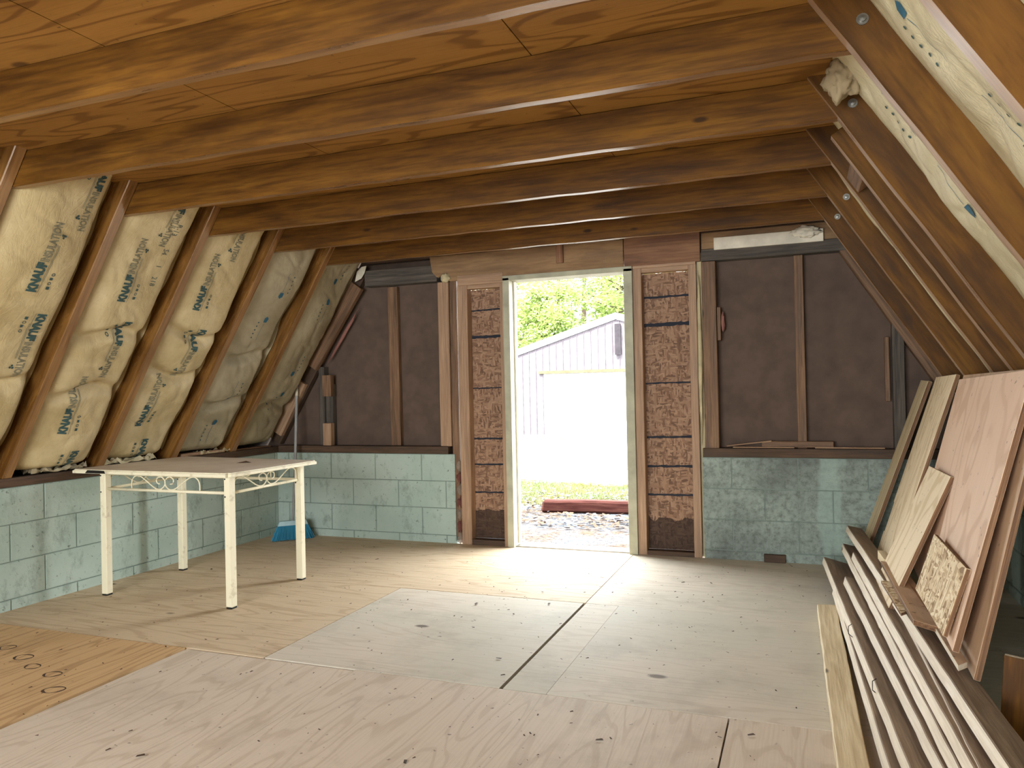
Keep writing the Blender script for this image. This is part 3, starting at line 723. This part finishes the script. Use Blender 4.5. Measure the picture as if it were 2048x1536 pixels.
# broken block edge left of the left panel
for k in range(7):
    z = .04 + k * .09
    o = lump('brick_rubble', (1.637, .03, z), .04, plain('rubble_%d' % k, '6b4038' if k % 2 else '8a7a6a', .9) if k < 2 else bpy.data.materials['rubble_%d' % (k % 2)], 'rough broken masonry lump beside the left side panel, %s' % ['at floor level', 'just above the floor', 'at ankle height', 'at shin height', 'at knee height', 'below the timber plate', 'touching the timber plate'][k], 'masonry', 30 + k, (.55, .8, 1.2))
    tag(o, group='broken masonry at the doorway edge')

# ------------------------------------------------------------------ table
T = root('dining_table', (.70, -1.56, 0), 'small cream metal table with a worn warped top by the left block wall', 'table')
legs = [(.25, -1.875), (1.16, -1.885), (1.14, -1.25), (.21, -1.255)]
def tabletop():
    L = [(.035, -1.93), (1.215, -1.955), (1.245, -1.195), (.065, -1.075)]
    bm = bmesh.new(); top = [bm.verts.new((x - .70, y + 1.56, .732)) for x, y in L]; bot = [bm.verts.new((x - .70, y + 1.56, .71)) for x, y in L]
    bm.faces.new(top); bm.faces.new(bot[::-1])
    for i in range(4): bm.faces.new((bot[i], bot[(i + 1) % 4], top[(i + 1) % 4], top[i]))
    bmesh.ops.recalc_face_normals(bm, faces=bm.faces)
    ve = [e for e in bm.edges if abs(e.verts[0].co.z - e.verts[1].co.z) > .01]
    bmesh.ops.bevel(bm, geom=ve, offset=.02, segments=4, affect='EDGES')
    he = [e for e in bm.edges if all(v.co.z > .731 for v in e.verts) and len(e.link_faces) == 2 and any(abs(f.normal.z) < .5 for f in e.link_faces)]
    bmesh.ops.bevel(bm, geom=he, offset=.007, segments=3, affect='EDGES')
    for f in bm.faces: f.material_index = 0 if f.normal.z > .8 else 1
    me = bpy.data.meshes.new('tabletop'); bm.to_mesh(me); bm.free(); me.materials.append(M['tabletop']); me.materials.append(M['cream'])
    o = bpy.data.objects.new('tabletop', me); COL.objects.link(o); o.parent = T; o['label'] = 'dusty brown-grey tabletop with a cream edge'
    ch = slab('peeled_edge', [(0, 0), (.16, 0), (.15, .016), (.02, .018)], .002, M['gap'], frame((1, -.02, 0), (0, 0, 1), (.16, -1.9345, .712)), T, bev=0); ch['label'] = 'dark patch where the edge has peeled'
tabletop()
for (x, y) in legs:
    lg = box('leg', (x - .0215, y - .0215, .008), (x + .0215, y + .0215, .71), M['cream'], T, bev=.004)
    ft = box('foot_pad', (x - .02, y - .02, .0), (x + .02, y + .02, .009), M['asphalt'], None, axis=0)
    place(ft, ft.matrix_basis.copy(), lg)
    hs = []
    V = []; F = []
    for z in (.695, .60):
        k = len(V)
        for a in range(10): V.append((x - .012 + .005 * math.cos(a * PI / 5), y - .0219, z + .005 * math.sin(a * PI / 5)))
        F.append(tuple(range(k, k + 10)))
    inv = lg.matrix_basis.inverted() ; pm = T.matrix_basis.inverted()
    mesh_obj('screw_hole', [inv @ (pm @ Vector(v)) for v in V], F, M['asphalt'], lg)
half = [(0, 0), (.0, .4), (.03, .72), (.10, .94), (.20, 1.0), (.32, .88), (.5, .5), (.66, .15), (.78, .0), (.88, .02), (.96, .2), (1.0, .45), (.99, .7), (.93, .9), (.85, .96), (.77, .84), (.75, .62), (.79, .44), (.85, .42)]
def side(a, b, n, cc=.5, hw=.25):
    A = Vector((a[0], a[1], 0)); B = Vector((b[0], b[1], 0)); d = (B - A).normalized(); L = (B - A).length
    z0, z1 = .625, .698
    tube('rail', [A + d * .02 + Vector((0, 0, z0 - .008)), B - d * .02 + Vector((0, 0, z0 - .008))], .0085, M['cream'], T)
    tube('rail', [A + d * .02 + Vector((0, 0, z1 + .006)), B - d * .02 + Vector((0, 0, z1 + .006))], .0075, M['cream'], T)
    mid = A + d * L * cc
    for sg in (-1, 1):
        pts = []
        for i in range(len(half) - 1):   # catmull-rom smoothing
            p0 = half[max(i - 1, 0)]; p1 = half[i]; p2 = half[i + 1]; p3 = half[min(i + 2, len(half) - 1)]
            for t in (0, .33, .67):
                q = [.5 * (2 * p1[k] + (-p0[k] + p2[k]) * t + (2 * p0[k] - 5 * p1[k] + 4 * p2[k] - p3[k]) * t * t + (-p0[k] + 3 * p1[k] - 3 * p2[k] + p3[k]) * t ** 3) for k in (0, 1)]
                pts.append(q)
        pts.append(half[-1])
        tube('scroll', [mid + d * sg * (hw * (1 - x)) + Vector((0, 0, z0 + (z1 - z0) * y)) for x, y in pts], .0036, M['cream'], T, 6)
side(legs[0], legs[1], 0, .5, .25); side(legs[1], legs[2], 0, .5, .285); side(legs[3], legs[2], 0, .5, .25); side(legs[0], legs[3], 0, .5, .28)
# bits on the table
o = mesh_obj('dry_leaf', [(0, 0, 0), (.05, .012, .006), (.09, .03, .002), (.05, .03, .012)], [(0, 1, 2, 3)], M['sill'], loc=(.83, -1.45, .7325)); tag(o, 'curled dry leaf lying on the dusty tabletop', 'leaf')

# ------------------------------------------------------------------ broom
BR = root('broom', (.28, -.19, 0), 'blue-bristled push broom standing upright in the far left corner', 'broom')
tube('handle', [(.28, -.19, .14), (.265, -.13, .5), (.235, -.045, 1.18), (.233, -.04, 1.22)], .0115, M['broomgrey'], BR, 12)
h2 = tube('handle_tip', [(.2335, -.041, 1.205), (.231, -.034, 1.262), (.230, -.0335, 1.272)], .0, M['plastic_blue'], BR, 12, [.0135, .0135, .008]); h2['label'] = 'blue plastic cap'
h3 = tube('handle_sleeve', [(.238, -.052, 1.13), (.2335, -.041, 1.206)], .0125, M['white'], BR, 12); h3['label'] = 'white sleeve'
bd = Vector((.22, .22, 0)).normalized(); bn = Vector((-bd.y, bd.x, 0))
def headpart(name, z0, z1, w0, w1, t0, t1, mat, rows=1):
    V = []; F = []
    for z, w, t in ((z0, w0, t0), (z1, w1, t1)):
        for sx, sy in ((-1, -1), (1, -1), (1, 1), (-1, 1)): V.append(bd * w / 2 * sx + bn * t / 2 * sy + Vector((0, 0, z)))
    F = [(3, 2, 1, 0), (4, 5, 6, 7), (0, 1, 5, 4), (1, 2, 6, 5), (2, 3, 7, 6), (3, 0, 4, 7)]
    return mesh_obj(name, V, F, mat, BR)
headpart('head_block', .115, .15, .23, .20, .045, .035, M['lightblue'])
def bristles():
    V = []; F = []
    for i in range(46):
        for j in range(7):
            s = (i + .5) / 46 - .5; t = (j + .5) / 7 - .5
            for rep in range(2):
                a = bd * s * .225 + bn * t * .038 + Vector((0, 0, .118)); sp = 1.42 + random.uniform(-.06, .06)
                e = bd * (s * .225 * sp + random.uniform(-.006, .006)) + bn * (t * .09 + random.uniform(-.006, .006)) + Vector((0, 0, .0 + random.uniform(.001, .012)))
                w = bd * .0022; w2 = bn * .0022; k = len(V)
                V += [a - w, a + w, e + w, e - w, a - w2, a + w2, e + w2, e - w2]; F += [(k, k + 1, k + 2, k + 3), (k + 4, k + 5, k + 6, k + 7)]
    return mesh_obj('bristles', V, F, M['bristle'], BR)
b_ = bristles(); b_['kind'] = 'stuff'; b_['label'] = 'flared bright blue bristles'

# ------------------------------------------------------------------ leaning sheets on the right
def sheet(name, TL, TR, BL, BR_, th, mats, label, cat, group='sheets leaning on the right wall', poly=None):
    TL, TR, BL, BR_ = map(Vector, (TL, TR, BL, BR_))
    X = (TL - BL); Yv = (BL - BR_); h = X.length; w = (TR - TL).length
    mw = frame(X, TL - TR, BR_ )
    o = slab(name, poly or [(0, 0), (h, 0), (h, w), (0, w)], th, mats, mw, bev=.0012, mi_edge=True)
    return tag(o, label, cat, group)
# pink sheet
sheet('plywood_sheet', (4.741, -1.182, 1.163), (4.69, -2.581, 1.187), (4.518, -1.188, 0.33), (4.461, -2.587, 0.335), .018, [M['pink'], M['plyedge']], 'largest pinkish plywood sheet leaning in front on the right', 'plywood')
sheet('plywood_sheet', (4.765, -1.15, 1.163), (4.725, -2.61, 1.187), (4.56, -1.15, 0.27), (4.502, -2.655, 0.28), .018, [M['plyscrap'], M['plyedge']], 'plywood sheet directly behind the pinkish sheet, showing only its edge', 'plywood')  # darker plywood colour stands in for the shade behind the front sheet
# tall yellow sheet with a notch
sheet('plywood_sheet', (4.744, -.476, 1.159), (4.735, -1.108, 1.168), (4.366, -.487, 0.0), (4.357, -1.119, 0.009), .018, [M['yellow'], M['plyedge']], 'tall narrow yellow plywood sheet left of the pinkish one, notched low on its left edge', 'plywood',
      poly=[(0, 0), (1.219, 0), (1.219, .632), (.50, .632), (.50, .60), (.33, .60), (.33, .632), (0, .632)])
sheet('plywood_sheet', (4.5888, -1.2971, 0.7556), (4.5964, -1.7781, 0.7641), (4.2873, -1.3141, 0.0648), (4.294, -1.7951, 0.0733), .018, [M['yellow'], M['plyedge']], 'shorter yellow plywood piece with knots, leaning lowest in front', 'plywood')
sheet('strand_board_sheet', (4.5089, -1.9448, 0.5679), (4.5105, -2.5304, 0.5727), (4.441, -1.9468, 0.3576), (4.4426, -2.5324, 0.3619), .014, [M['osb_clean'], M['plyedge']], 'small pale strand board piece leaning on the pinkish plywood', 'board')
sheet('wood_plank', (4.735, -.06, 1.143), (4.74, -.30, 1.136), (4.338, -.04, 0.005), (4.335, -.28, 0.0), .022, [M['pileyellow'], M['plyedge']], 'narrow weathered plank with a chewed edge, leftmost of the leaning boards', 'plank')

# ------------------------------------------------------------------ lumber pile
M['piletop'] = beamwood('tan_lumber_face', '6d5b49', '917c67', 'a8957e', .7, 10, blot=.35, knots=True)
def plank(x0, y0, z0, x1, y1, z1, w, t, mat, label, name='lumber_board', roll=0):
    """left top edge runs from far (x0,y0,z0) to near (x1,y1,z1); board extends to the right"""
    A = Vector((x0, y0, z0)); B = Vector((x1, y1, z1)); d = (B - A).normalized()
    wd = Vector((-d.y, d.x, 0)).normalized()
    if wd.x < 0: wd = -wd
    wd = (wd + Vector((0, 0, math.tan(roll)))).normalized(); nz = d.cross(wd); nz = nz if nz.z > 0 else -nz
    off = wd * w / 2 - nz * t / 2
    o = board(name, A + off, B + off, wd, w, t, mat, bev=.003, jit=.0015, seg=.1, ends=(random.uniform(-.03, .03), 0), mi_edge=isinstance(mat, list))
    return tag(o, label, 'lumber', 'lumber pile on the right')
plank(4.098, -1.10, .045, 4.133, -3.6, .045, .088, .042, M['pileyellow'], 'knotty yellow pine board lying alone at the left foot of the pile')
plank(4.185, -.86, .08, 4.275, -3.4, .08, .135, .042, [M['piletop'], M['pile']], 'second board of the pile, its thin white edge next to the yellow pine board', roll=-.26)
plank(4.15, -.34, .122, 4.325, -3.4, .122, .14, .042, [M['piletop'], M['pile']], 'long board of the pile with rusty nails along its edge', roll=-.26)
plank(4.235, -.97, .163, 4.385, -3.3, .163, .12, .042, [M['piletop'], M['pile']], 'short-reaching board with a splintered white far end in mid pile', roll=-.26)
plank(4.255, -.33, .204, 4.40, -3.3, .204, .12, .042, [M['piletop'], M['pile']], 'board just below the topmost one, reaching second farthest', roll=-.26)
plank(4.285, -.75, .243, 4.415, -3.3, .243, .09, .040, [M['piletop'], M['pile']], 'hidden board directly under the topmost board', roll=-.26)
plank(4.285, -.22, .292, 4.475, -3.4, .285, .09, .040, [M['piletop'], M['pile']], 'topmost long board of the pile, reaching nearest the end wall', roll=-.26)
plank(4.375, -.9, .246, 4.42, -3.3, .246, .085, .040, [M['piletop'], M['pile']], 'broad brown board along the right side of the pile', roll=-.26)
# bent nails on the nail board
def nail(p, label):
    p = Vector(p); tag(tube('bent_nail', [p + Vector((.006, 0, -.006)), p + Vector((-.012, -.01, .012)), p + Vector((-.012, -.018, .045)), p + Vector((.0, -.02, .055))], .0016, M['gap'], None, 6), label, 'nail', 'rusty bent nails in the pile')
nail((4.22, -1.75, .10), 'rusty bent nail farther back in the side of the nail-studded board'); nail((4.262, -2.35, .10), 'rusty bent nail nearer the camera in the side of the nail-studded board')
# scraps on top
def scrap(name, quad, th, mat, label, cat='scrap'):
    P = [Vector(q) for q in quad]; X = P[3] - P[0]; mw = frame(X, P[1] - P[0], P[0]); inv = mw.inverted()
    L2 = [inv @ q for q in P]
    o = slab(name, [(q.x, q.y) for q in L2], th, mat, mw, bev=.001, mi_edge=True); return tag(o, label, cat, 'scraps on the lumber pile')
scrap('plywood_scrap', [(4.37, -1.33, .318), (4.425, -1.37, .318), (4.46, -2.32, .318), (4.39, -2.25, .318)], .018, [M['plyscrap'], M['plyedge']], 'long brown plywood offcut lying on top of the pile')
scrap('wood_lath', [(4.43, -1.20, .312), (4.455, -1.20, .312), (4.485, -2.62, .312), (4.455, -2.66, .312)], .018, [M['plyscrap'], M['pile']], 'thin lath lying between the pile and the leaning sheets', 'lath')
scrap('strand_board_scrap', [(4.345, -1.62, .300), (4.378, -1.62, .300), (4.40, -2.05, .300), (4.368, -2.10, .300)], .012, [M['osb_clean'], M['plyedge']], 'pale strand board offcut under the brown plywood offcut')
scrap('wood_block', [(4.375, -1.12, .312), (4.41, -1.12, .312), (4.42, -1.32, .312), (4.385, -1.32, .312)], .04, [M['pileyellow'], M['pileyellow']], 'small rough block at the far end of the pile', 'block')
# brown panel bottom right
sheet('wooden_sheet', (4.565, -2.66, .34), (4.90, -2.76, .32), (4.54, -2.66, 0.0), (4.88, -2.76, 0.0), .02, [M['joist'], M['pile']], 'brown wooden panel standing in the dark lower right corner', 'panel', None)

# ------------------------------------------------------------------ scraps on the sills
def strip(A, B, w, t, mat, label, name='wood_strip'): return tag(board(name, A, B, (0, 1, 0) if abs(B[0] - A[0]) > abs(B[1] - A[1]) else (1, 0, 0), w, t, mat), label, 'strip', 'scraps on the timber plates')
strip((3.58, .02, .742), (3.86, .03, .775), .03, .008, M['studlight'], 'thin tilted lath on the right timber plate')
strip((3.80, .045, .753), (4.23, .045, .753), .05, .04, M['stud'], 'short square offcut behind the thin stud on the right timber plate', 'wood_offcut')
strip((3.62, .0, .735), (4.0, .005, .735), .02, .008, M['studlight'], 'thin flat strip along the front of the right timber plate')
strip((4.12, .0, .735), (4.52, .0, .735), .02, .008, M['studlight'], 'second flat strip farther right on the right timber plate')
strip((-.02, -.62, .733), (-.02, -1.05, .733), .06, .02, M['studlight'], 'pale offcut on the left timber plate between two rafters', 'wood_offcut')
strip((.0, -.1, .728), (-.01, -.5, .728), .03, .01, M['stud'], 'thin strip on the left timber plate near the corner')
def crumple(name, c, size, mat, label, seed):
    n = 14; V = []; F = []
    for i in range(n):
        for j in range(n):
            u = i / (n - 1) - .5; v = j / (n - 1) - .5
            z = abs(noise.noise(Vector((u * 7, v * 7, seed)))) * size[2] * 2 + abs(noise.noise(Vector((u * 17, v * 17, seed)))) * size[2]
            V.append((u * size[0], v * size[1], z))
    for i in range(n - 1):
        for j in range(n - 1): F.append((i * n + j, (i + 1) * n + j, (i + 1) * n + j + 1, i * n + j + 1))
    o = mesh_obj(name, V, F, mat, loc=c); md = o.modifiers.new('s', 'SOLIDIFY'); md.thickness = .002; return tag(o, label, 'wrapper', 'crumpled paper on the left timber plate')
crumple('crumpled_wrapper', (-.03, -1.50, .722), (.10, .45, .035), M['batt_r'], 'crumpled pale wrapper on the left plate behind the table', 3)
crumple('crumpled_wrapper', (-.03, -1.98, .722), (.10, .35, .03), M['batt_old'], 'dull crumpled wrapper on the left plate at the table left end', 8)
crumple('crumpled_wrapper', (-.03, -.72, .722), (.09, .3, .02), M['batt_r'], 'crumpled wrapper on the left plate beside the pale offcut', 12)
o = mesh_obj('paper_scrap', [(0, 0, 0), (.05, -.01, .03), (.04, .0, -.06), (-.01, -.015, -.085), (.09, -.004, .035), (.075, -.01, -.02)], [(0, 3, 2, 1), (1, 2, 5, 4)], M['white'], loc=(.80, -.012, 2.10)); tag(o, 'torn white paper scrap at the upper left corner of the end wall', 'paper')
tag(box('wood_offcut', (3.80, -.03, .0), (3.93, -.004, .05), M['sill']), 'small dark offcut on the floor against the right block wall of the end', 'offcut')
# litter on the floor
def flecks():
    V = []; F = []
    rnd = random.Random(5)
    for i in range(420):
        if i < 300: x = rnd.uniform(.3, 4.1); y = rnd.uniform(-4.2, -.05)
        else: x = rnd.gauss(2.9, .9); y = rnd.gauss(-.9, .6)
        if not (.1 < x < 4.9 and y < -.03): continue
        s = rnd.uniform(.0025, .008) * (1 if rnd.random() < .9 else 1.8); a = rnd.uniform(0, PI); k = len(V)
        c, d = math.cos(a), math.sin(a)
        for (p, q, z) in ((-1, -.4, .0042), (1, -.3, .005), (.7, .5, .0065), (-.8, .4, .0045)): V.append((x + s * (p * c - q * d), y + s * (p * d + q * c), z + .001 * rnd.random()))
        F.append((k, k + 1, k + 2, k + 3))
    tag(mesh_obj('floor_litter', V, F, M['sill']), 'scattered specks of bark and wood litter on the plywood floor', 'litter', kind='stuff')
flecks()
# knots in the warm sheet, seen as dark rings
for k, (x, y) in enumerate(((.72, -2.72), (.86, -2.78), (.97, -2.82), (1.13, -2.87), (1.29, -2.93))): pass

# ------------------------------------------------------------------ outdoors
V = [(-60, .14, -.12), (60, .14, -.12), (60, 80, -.2), (-60, 80, -.2)]
tag(mesh_obj('ground', V, [(0, 1, 2, 3)], M['ground']), kind='structure')
V = [(-9, 15.2, -.175), (6, 15.2, -.175), (6, 4.75, -.118), (3, 4.45, -.118), (1.6, 4.35, -.118), (.6, 4.8, -.118), (-2, 5.2, -.118), (-9, 6, -.118)]
tag(mesh_obj('driveway', V, [tuple(range(8))[::-1]], M['concrete']), kind='structure')
o = board('landscape_timber', (1.52, 2.25, -.055), (3.2, 2.42, -.055), (0, 0, 1), .12, .13, M['timber'], bev=.02, jit=.004, ends=(.03, 0)); tag(o, 'weathered red landscape timber lying outside the doorway', 'timber')
def litter(name, n, reg, s0, s1, mat, label, seed, cat='leaves', upright=False, z=-.118, hh=.05):
    r = random.Random(seed); V = []; F = []
    for _ in range(n):
        x = r.uniform(reg[0], reg[1]); y = r.uniform(reg[2], reg[3]); k = len(V)
        if 2.12 < y < 2.5 and x > 1.5 and not upright: continue
        if upright:
            a = r.uniform(0, PI); h = hh * r.uniform(.4, 1.2); w = .006; c, d = math.cos(a) * w, math.sin(a) * w
            lx, ly = r.uniform(-.03, .03), r.uniform(-.03, .03)
            V += [(x - c, y - d, z), (x + c, y + d, z), (x + lx, y + ly, z + h)]; F.append((k, k + 1, k + 2))
        else:
            s = r.uniform(s0, s1); a = r.uniform(0, 2 * PI); c, d = math.cos(a), math.sin(a); t1, t2 = r.uniform(-.5, .5), r.uniform(-.5, .5)
            zz = z + .008 + r.uniform(0, .025)
            for p, q in ((-1, 0), (-.3, -.5), (1, 0), (-.2, .5)): V.append((x + s * (p * c - q * d), y + s * (p * d + q * c), zz + s * (p * t1 + q * t2) * .6))
            F.append((k, k + 1, k + 2, k + 3))
    tag(mesh_obj(name, V, F, mat), label, cat, kind='stuff')
litter('leaf_litter', 1500, (.6, 3.6, 1.35, 3.0), .02, .045, M['litter'], 'brown dry leaves on the ground outside the doorway', 1)
litter('leaf_litter', 900, (.6, 3.6, 1.5, 3.6), .02, .045, M['litter2'], 'grey pale leaves scattered around the landscape timber', 2)
litter('grass', 9000, (.2, 3.8, 2.55, 4.5), .02, .04, M['grass'], 'short yellow-green grass between the timber and the driveway', 3, 'grass', True, hh=.06)
litter('grass', 500, (-4, 1.0, 8, 14.8), .02, .04, M['grass'], 'sparse grass at the left edge of the driveway', 4, 'grass', True, z=-.16, hh=.12)
# garage
G = root('garage', (-.6, 15, -.2), 'pale metal garage with a white door across the driveway', 'garage')
def gmesh(name, V, F, mat, lab=None):
    o = mesh_obj(name, [(v[0] + .6, v[1] - 15, v[2] + .2) for v in V], F, mat, G)
    if lab: o['label'] = lab
    return o
def gbox(name, lo, hi, mat, lab=None):
    V = [(x, y, z) for z in (lo[2], hi[2]) for y in (lo[1], hi[1]) for x in (lo[0], hi[0])]
    return gmesh(name, V, [(4, 5, 7, 6), (0, 2, 3, 1), (0, 1, 5, 4), (2, 6, 7, 3), (0, 4, 6, 2), (1, 3, 7, 5)], mat, lab)
def gwall():
    V = []; F = []; x = -3.5; zt = lambda x: 3.0 - abs(x + .6) * .31
    def pane(a, b, ya, yb, z0):
        k = len(V); V.extend([(a, ya, z0), (b, yb, z0), (b, yb, zt(b)), (a, ya, zt(a))]); F.append((k, k + 1, k + 2, k + 3))
    while x < 2.29:
        z0 = 1.6 if -2.7 < x + .1 < 1.5 else -.2
        pane(x, x + .17, 15, 15, z0); pane(x + .17, x + .18, 15, 14.975, z0); pane(x + .18, x + .19, 14.975, 14.975, z0); pane(x + .19, x + .2, 14.975, 15, z0)
        x += .2
    # sides and back
    for (xa) in (-3.5, 2.3):
        k = len(V); V.extend([(xa, 15, -.2), (xa, 23, -.2), (xa, 23, 2.1), (xa, 15, 2.1)]); F.append((k, k + 1, k + 2, k + 3))
    k = len(V); V.extend([(-3.5, 23, -.2), (2.3, 23, -.2), (2.3, 23, 2.1), (-.6, 23, 3.0), (-3.5, 23, 2.1)]); F.append((k, k + 1, k + 2, k + 3, k + 4))
    gmesh('ribbed_wall', V, F, M['steel'])
gwall()
for sgn, xe in ((-1, -3.75), (1, 2.55)):
    ze = 3.06 - abs(xe + .6) * .31
    V = [(-.6, 14.94, 2.98), (xe, 14.94, ze - .08), (xe, 23.2, ze), (-.6, 23.2, 3.06), (-.6, 14.94, 3.16), (xe, 14.94, ze + .10), (xe, 23.2, ze + .10), (-.6, 23.2, 3.16)]
    gmesh('roof', V, [(0, 1, 2, 3), (7, 6, 5, 4), (0, 4, 5, 1), (3, 2, 6, 7), (1, 5, 6, 2)], M['roofwhite'])
gd = gbox('garage_door', (-2.75, 15.02, -.2), (1.55, 15.06, 1.6), M['garagedoor'])
gbox('door_trim', (-2.82, 14.93, 1.56), (1.62, 14.99, 1.64), M['yellowtrim'], 'yellowed strip above the door')
gbox('door_sill', (-2.75, 14.85, -.2), (1.55, 15.0, -.15), M['darkboard'])
gbox('dark_board', (-.62, 14.90, 2.02), (-.46, 14.96, 2.85), M['darkboard'], 'dark grey vertical board under the peak')
# trees
def tree(x, y, h, r, seed, mat, label, n=2600, trunkr=.12, low=.25):
    rr = random.Random(seed); rt = root('tree', (x, y, -.2), label, 'tree', 'trees behind the garage')
    V = []; F = []
    def seg(a, b, r0, r1, k=7):
        a = Vector(a); b = Vector(b); d = (b - a).normalized(); p = d.orthogonal().normalized(); q = d.cross(p); s = len(V)
        for c, w in ((a, r0), (b, r1)):
            for i in range(k): t = 2 * PI * i / k; V.append(c + (p * math.cos(t) + q * math.sin(t)) * w)
        for i in range(k): F.append((s + i, s + (i + 1) % k, s + k + (i + 1) % k, s + k + i))
    prev = Vector((0, 0, 0)); tips = []
    for i in range(8):
        nx = prev + Vector((rr.uniform(-.1, .1), rr.uniform(-.1, .1), h / 8)); w = trunkr * (1 - i / 9); seg(prev, nx, w, trunkr * (1 - (i + 1) / 9)); prev = nx
        if i >= 8 * low:
            for _ in range(4):
                a = rr.uniform(0, 2 * PI); L = r * rr.uniform(.5, 1) * (1 - .5 * i / 8)
                tip = nx + Vector((math.cos(a) * L, math.sin(a) * L, L * rr.uniform(.0, .5))); m = nx.lerp(tip, .5) + Vector((0, 0, rr.uniform(-.1, .15)))
                seg(nx, m, trunkr * .25, trunkr * .14, 5); seg(m, tip, trunkr * .14, .01, 5); tips += [tip, m, m.lerp(tip, .5)]
    mesh_obj('trunk', V, F, M['bark'], rt)
    V = []; F = []
    for _ in range(n):
        c = rr.choice(tips) + Vector((rr.gauss(0, .3), rr.gauss(0, .3), rr.gauss(0, .2))); s = rr.uniform(.035, .09)
        a = Vector((rr.gauss(0, 1), rr.gauss(0, 1), rr.gauss(0, .6))).normalized() * s; b = a.orthogonal().normalized() * s * .6; k = len(V)
        V += [c - a, c - b, c + a, c + b]; F.append((k, k + 1, k + 2, k + 3))
    o = mesh_obj('foliage', V, F, mat, rt)
TL_ = [(-6.9, 22.5, 8.5, 2.5, 'leaf', 'light green tree at the left side of the view through the doorway'), (-1.6, 21.5, 6.5, 2.0, 'leaf', 'light green tree just left of the roof peak'), (-4.0, 27.5, 10.5, 3.0, 'leaf', 'tall spreading light green tree filling the doorway top'), (-7.5, 19.5, 5.5, 2.2, 'leaf', 'light green tree left of the garage roof, nearest'), (-5.2, 24.5, 8, 2.6, 'leaf', 'tall light green tree over the left roof slope'), (-2.6, 25.5, 8.5, 2.6, 'leaf', 'light green tree behind the middle of the roof slope'),
       (-3.2, 30, 11, 1.6, 'leaf2', 'slender dark trunked tree seen through the middle of the doorway'), (-.9, 26.5, 12, 1.9, 'leaf2', 'dark conifer with a straight trunk behind the roof peak'), (-8.5, 27, 9, 2.6, 'leaf', 'leafy tree farthest left behind the garage'), (.9, 25, 9, 2.4, 'leaf', 'green tree right of the roof peak'), (-6.2, 32, 12, 2.2, 'leaf2', 'tall dark conifer in the left background'), (-4.5, 21.0, 4.6, 1.6, 'leaf', 'low yellow-green bush tree against the roof edge')]
for i, (x, y, h, r, m, lb) in enumerate(TL_):
    tree(x, y, h, r, 40 + i, M[m], lb, n=7500 if m == 'leaf' else 3500, trunkr=.14 if m == 'leaf' else .22)
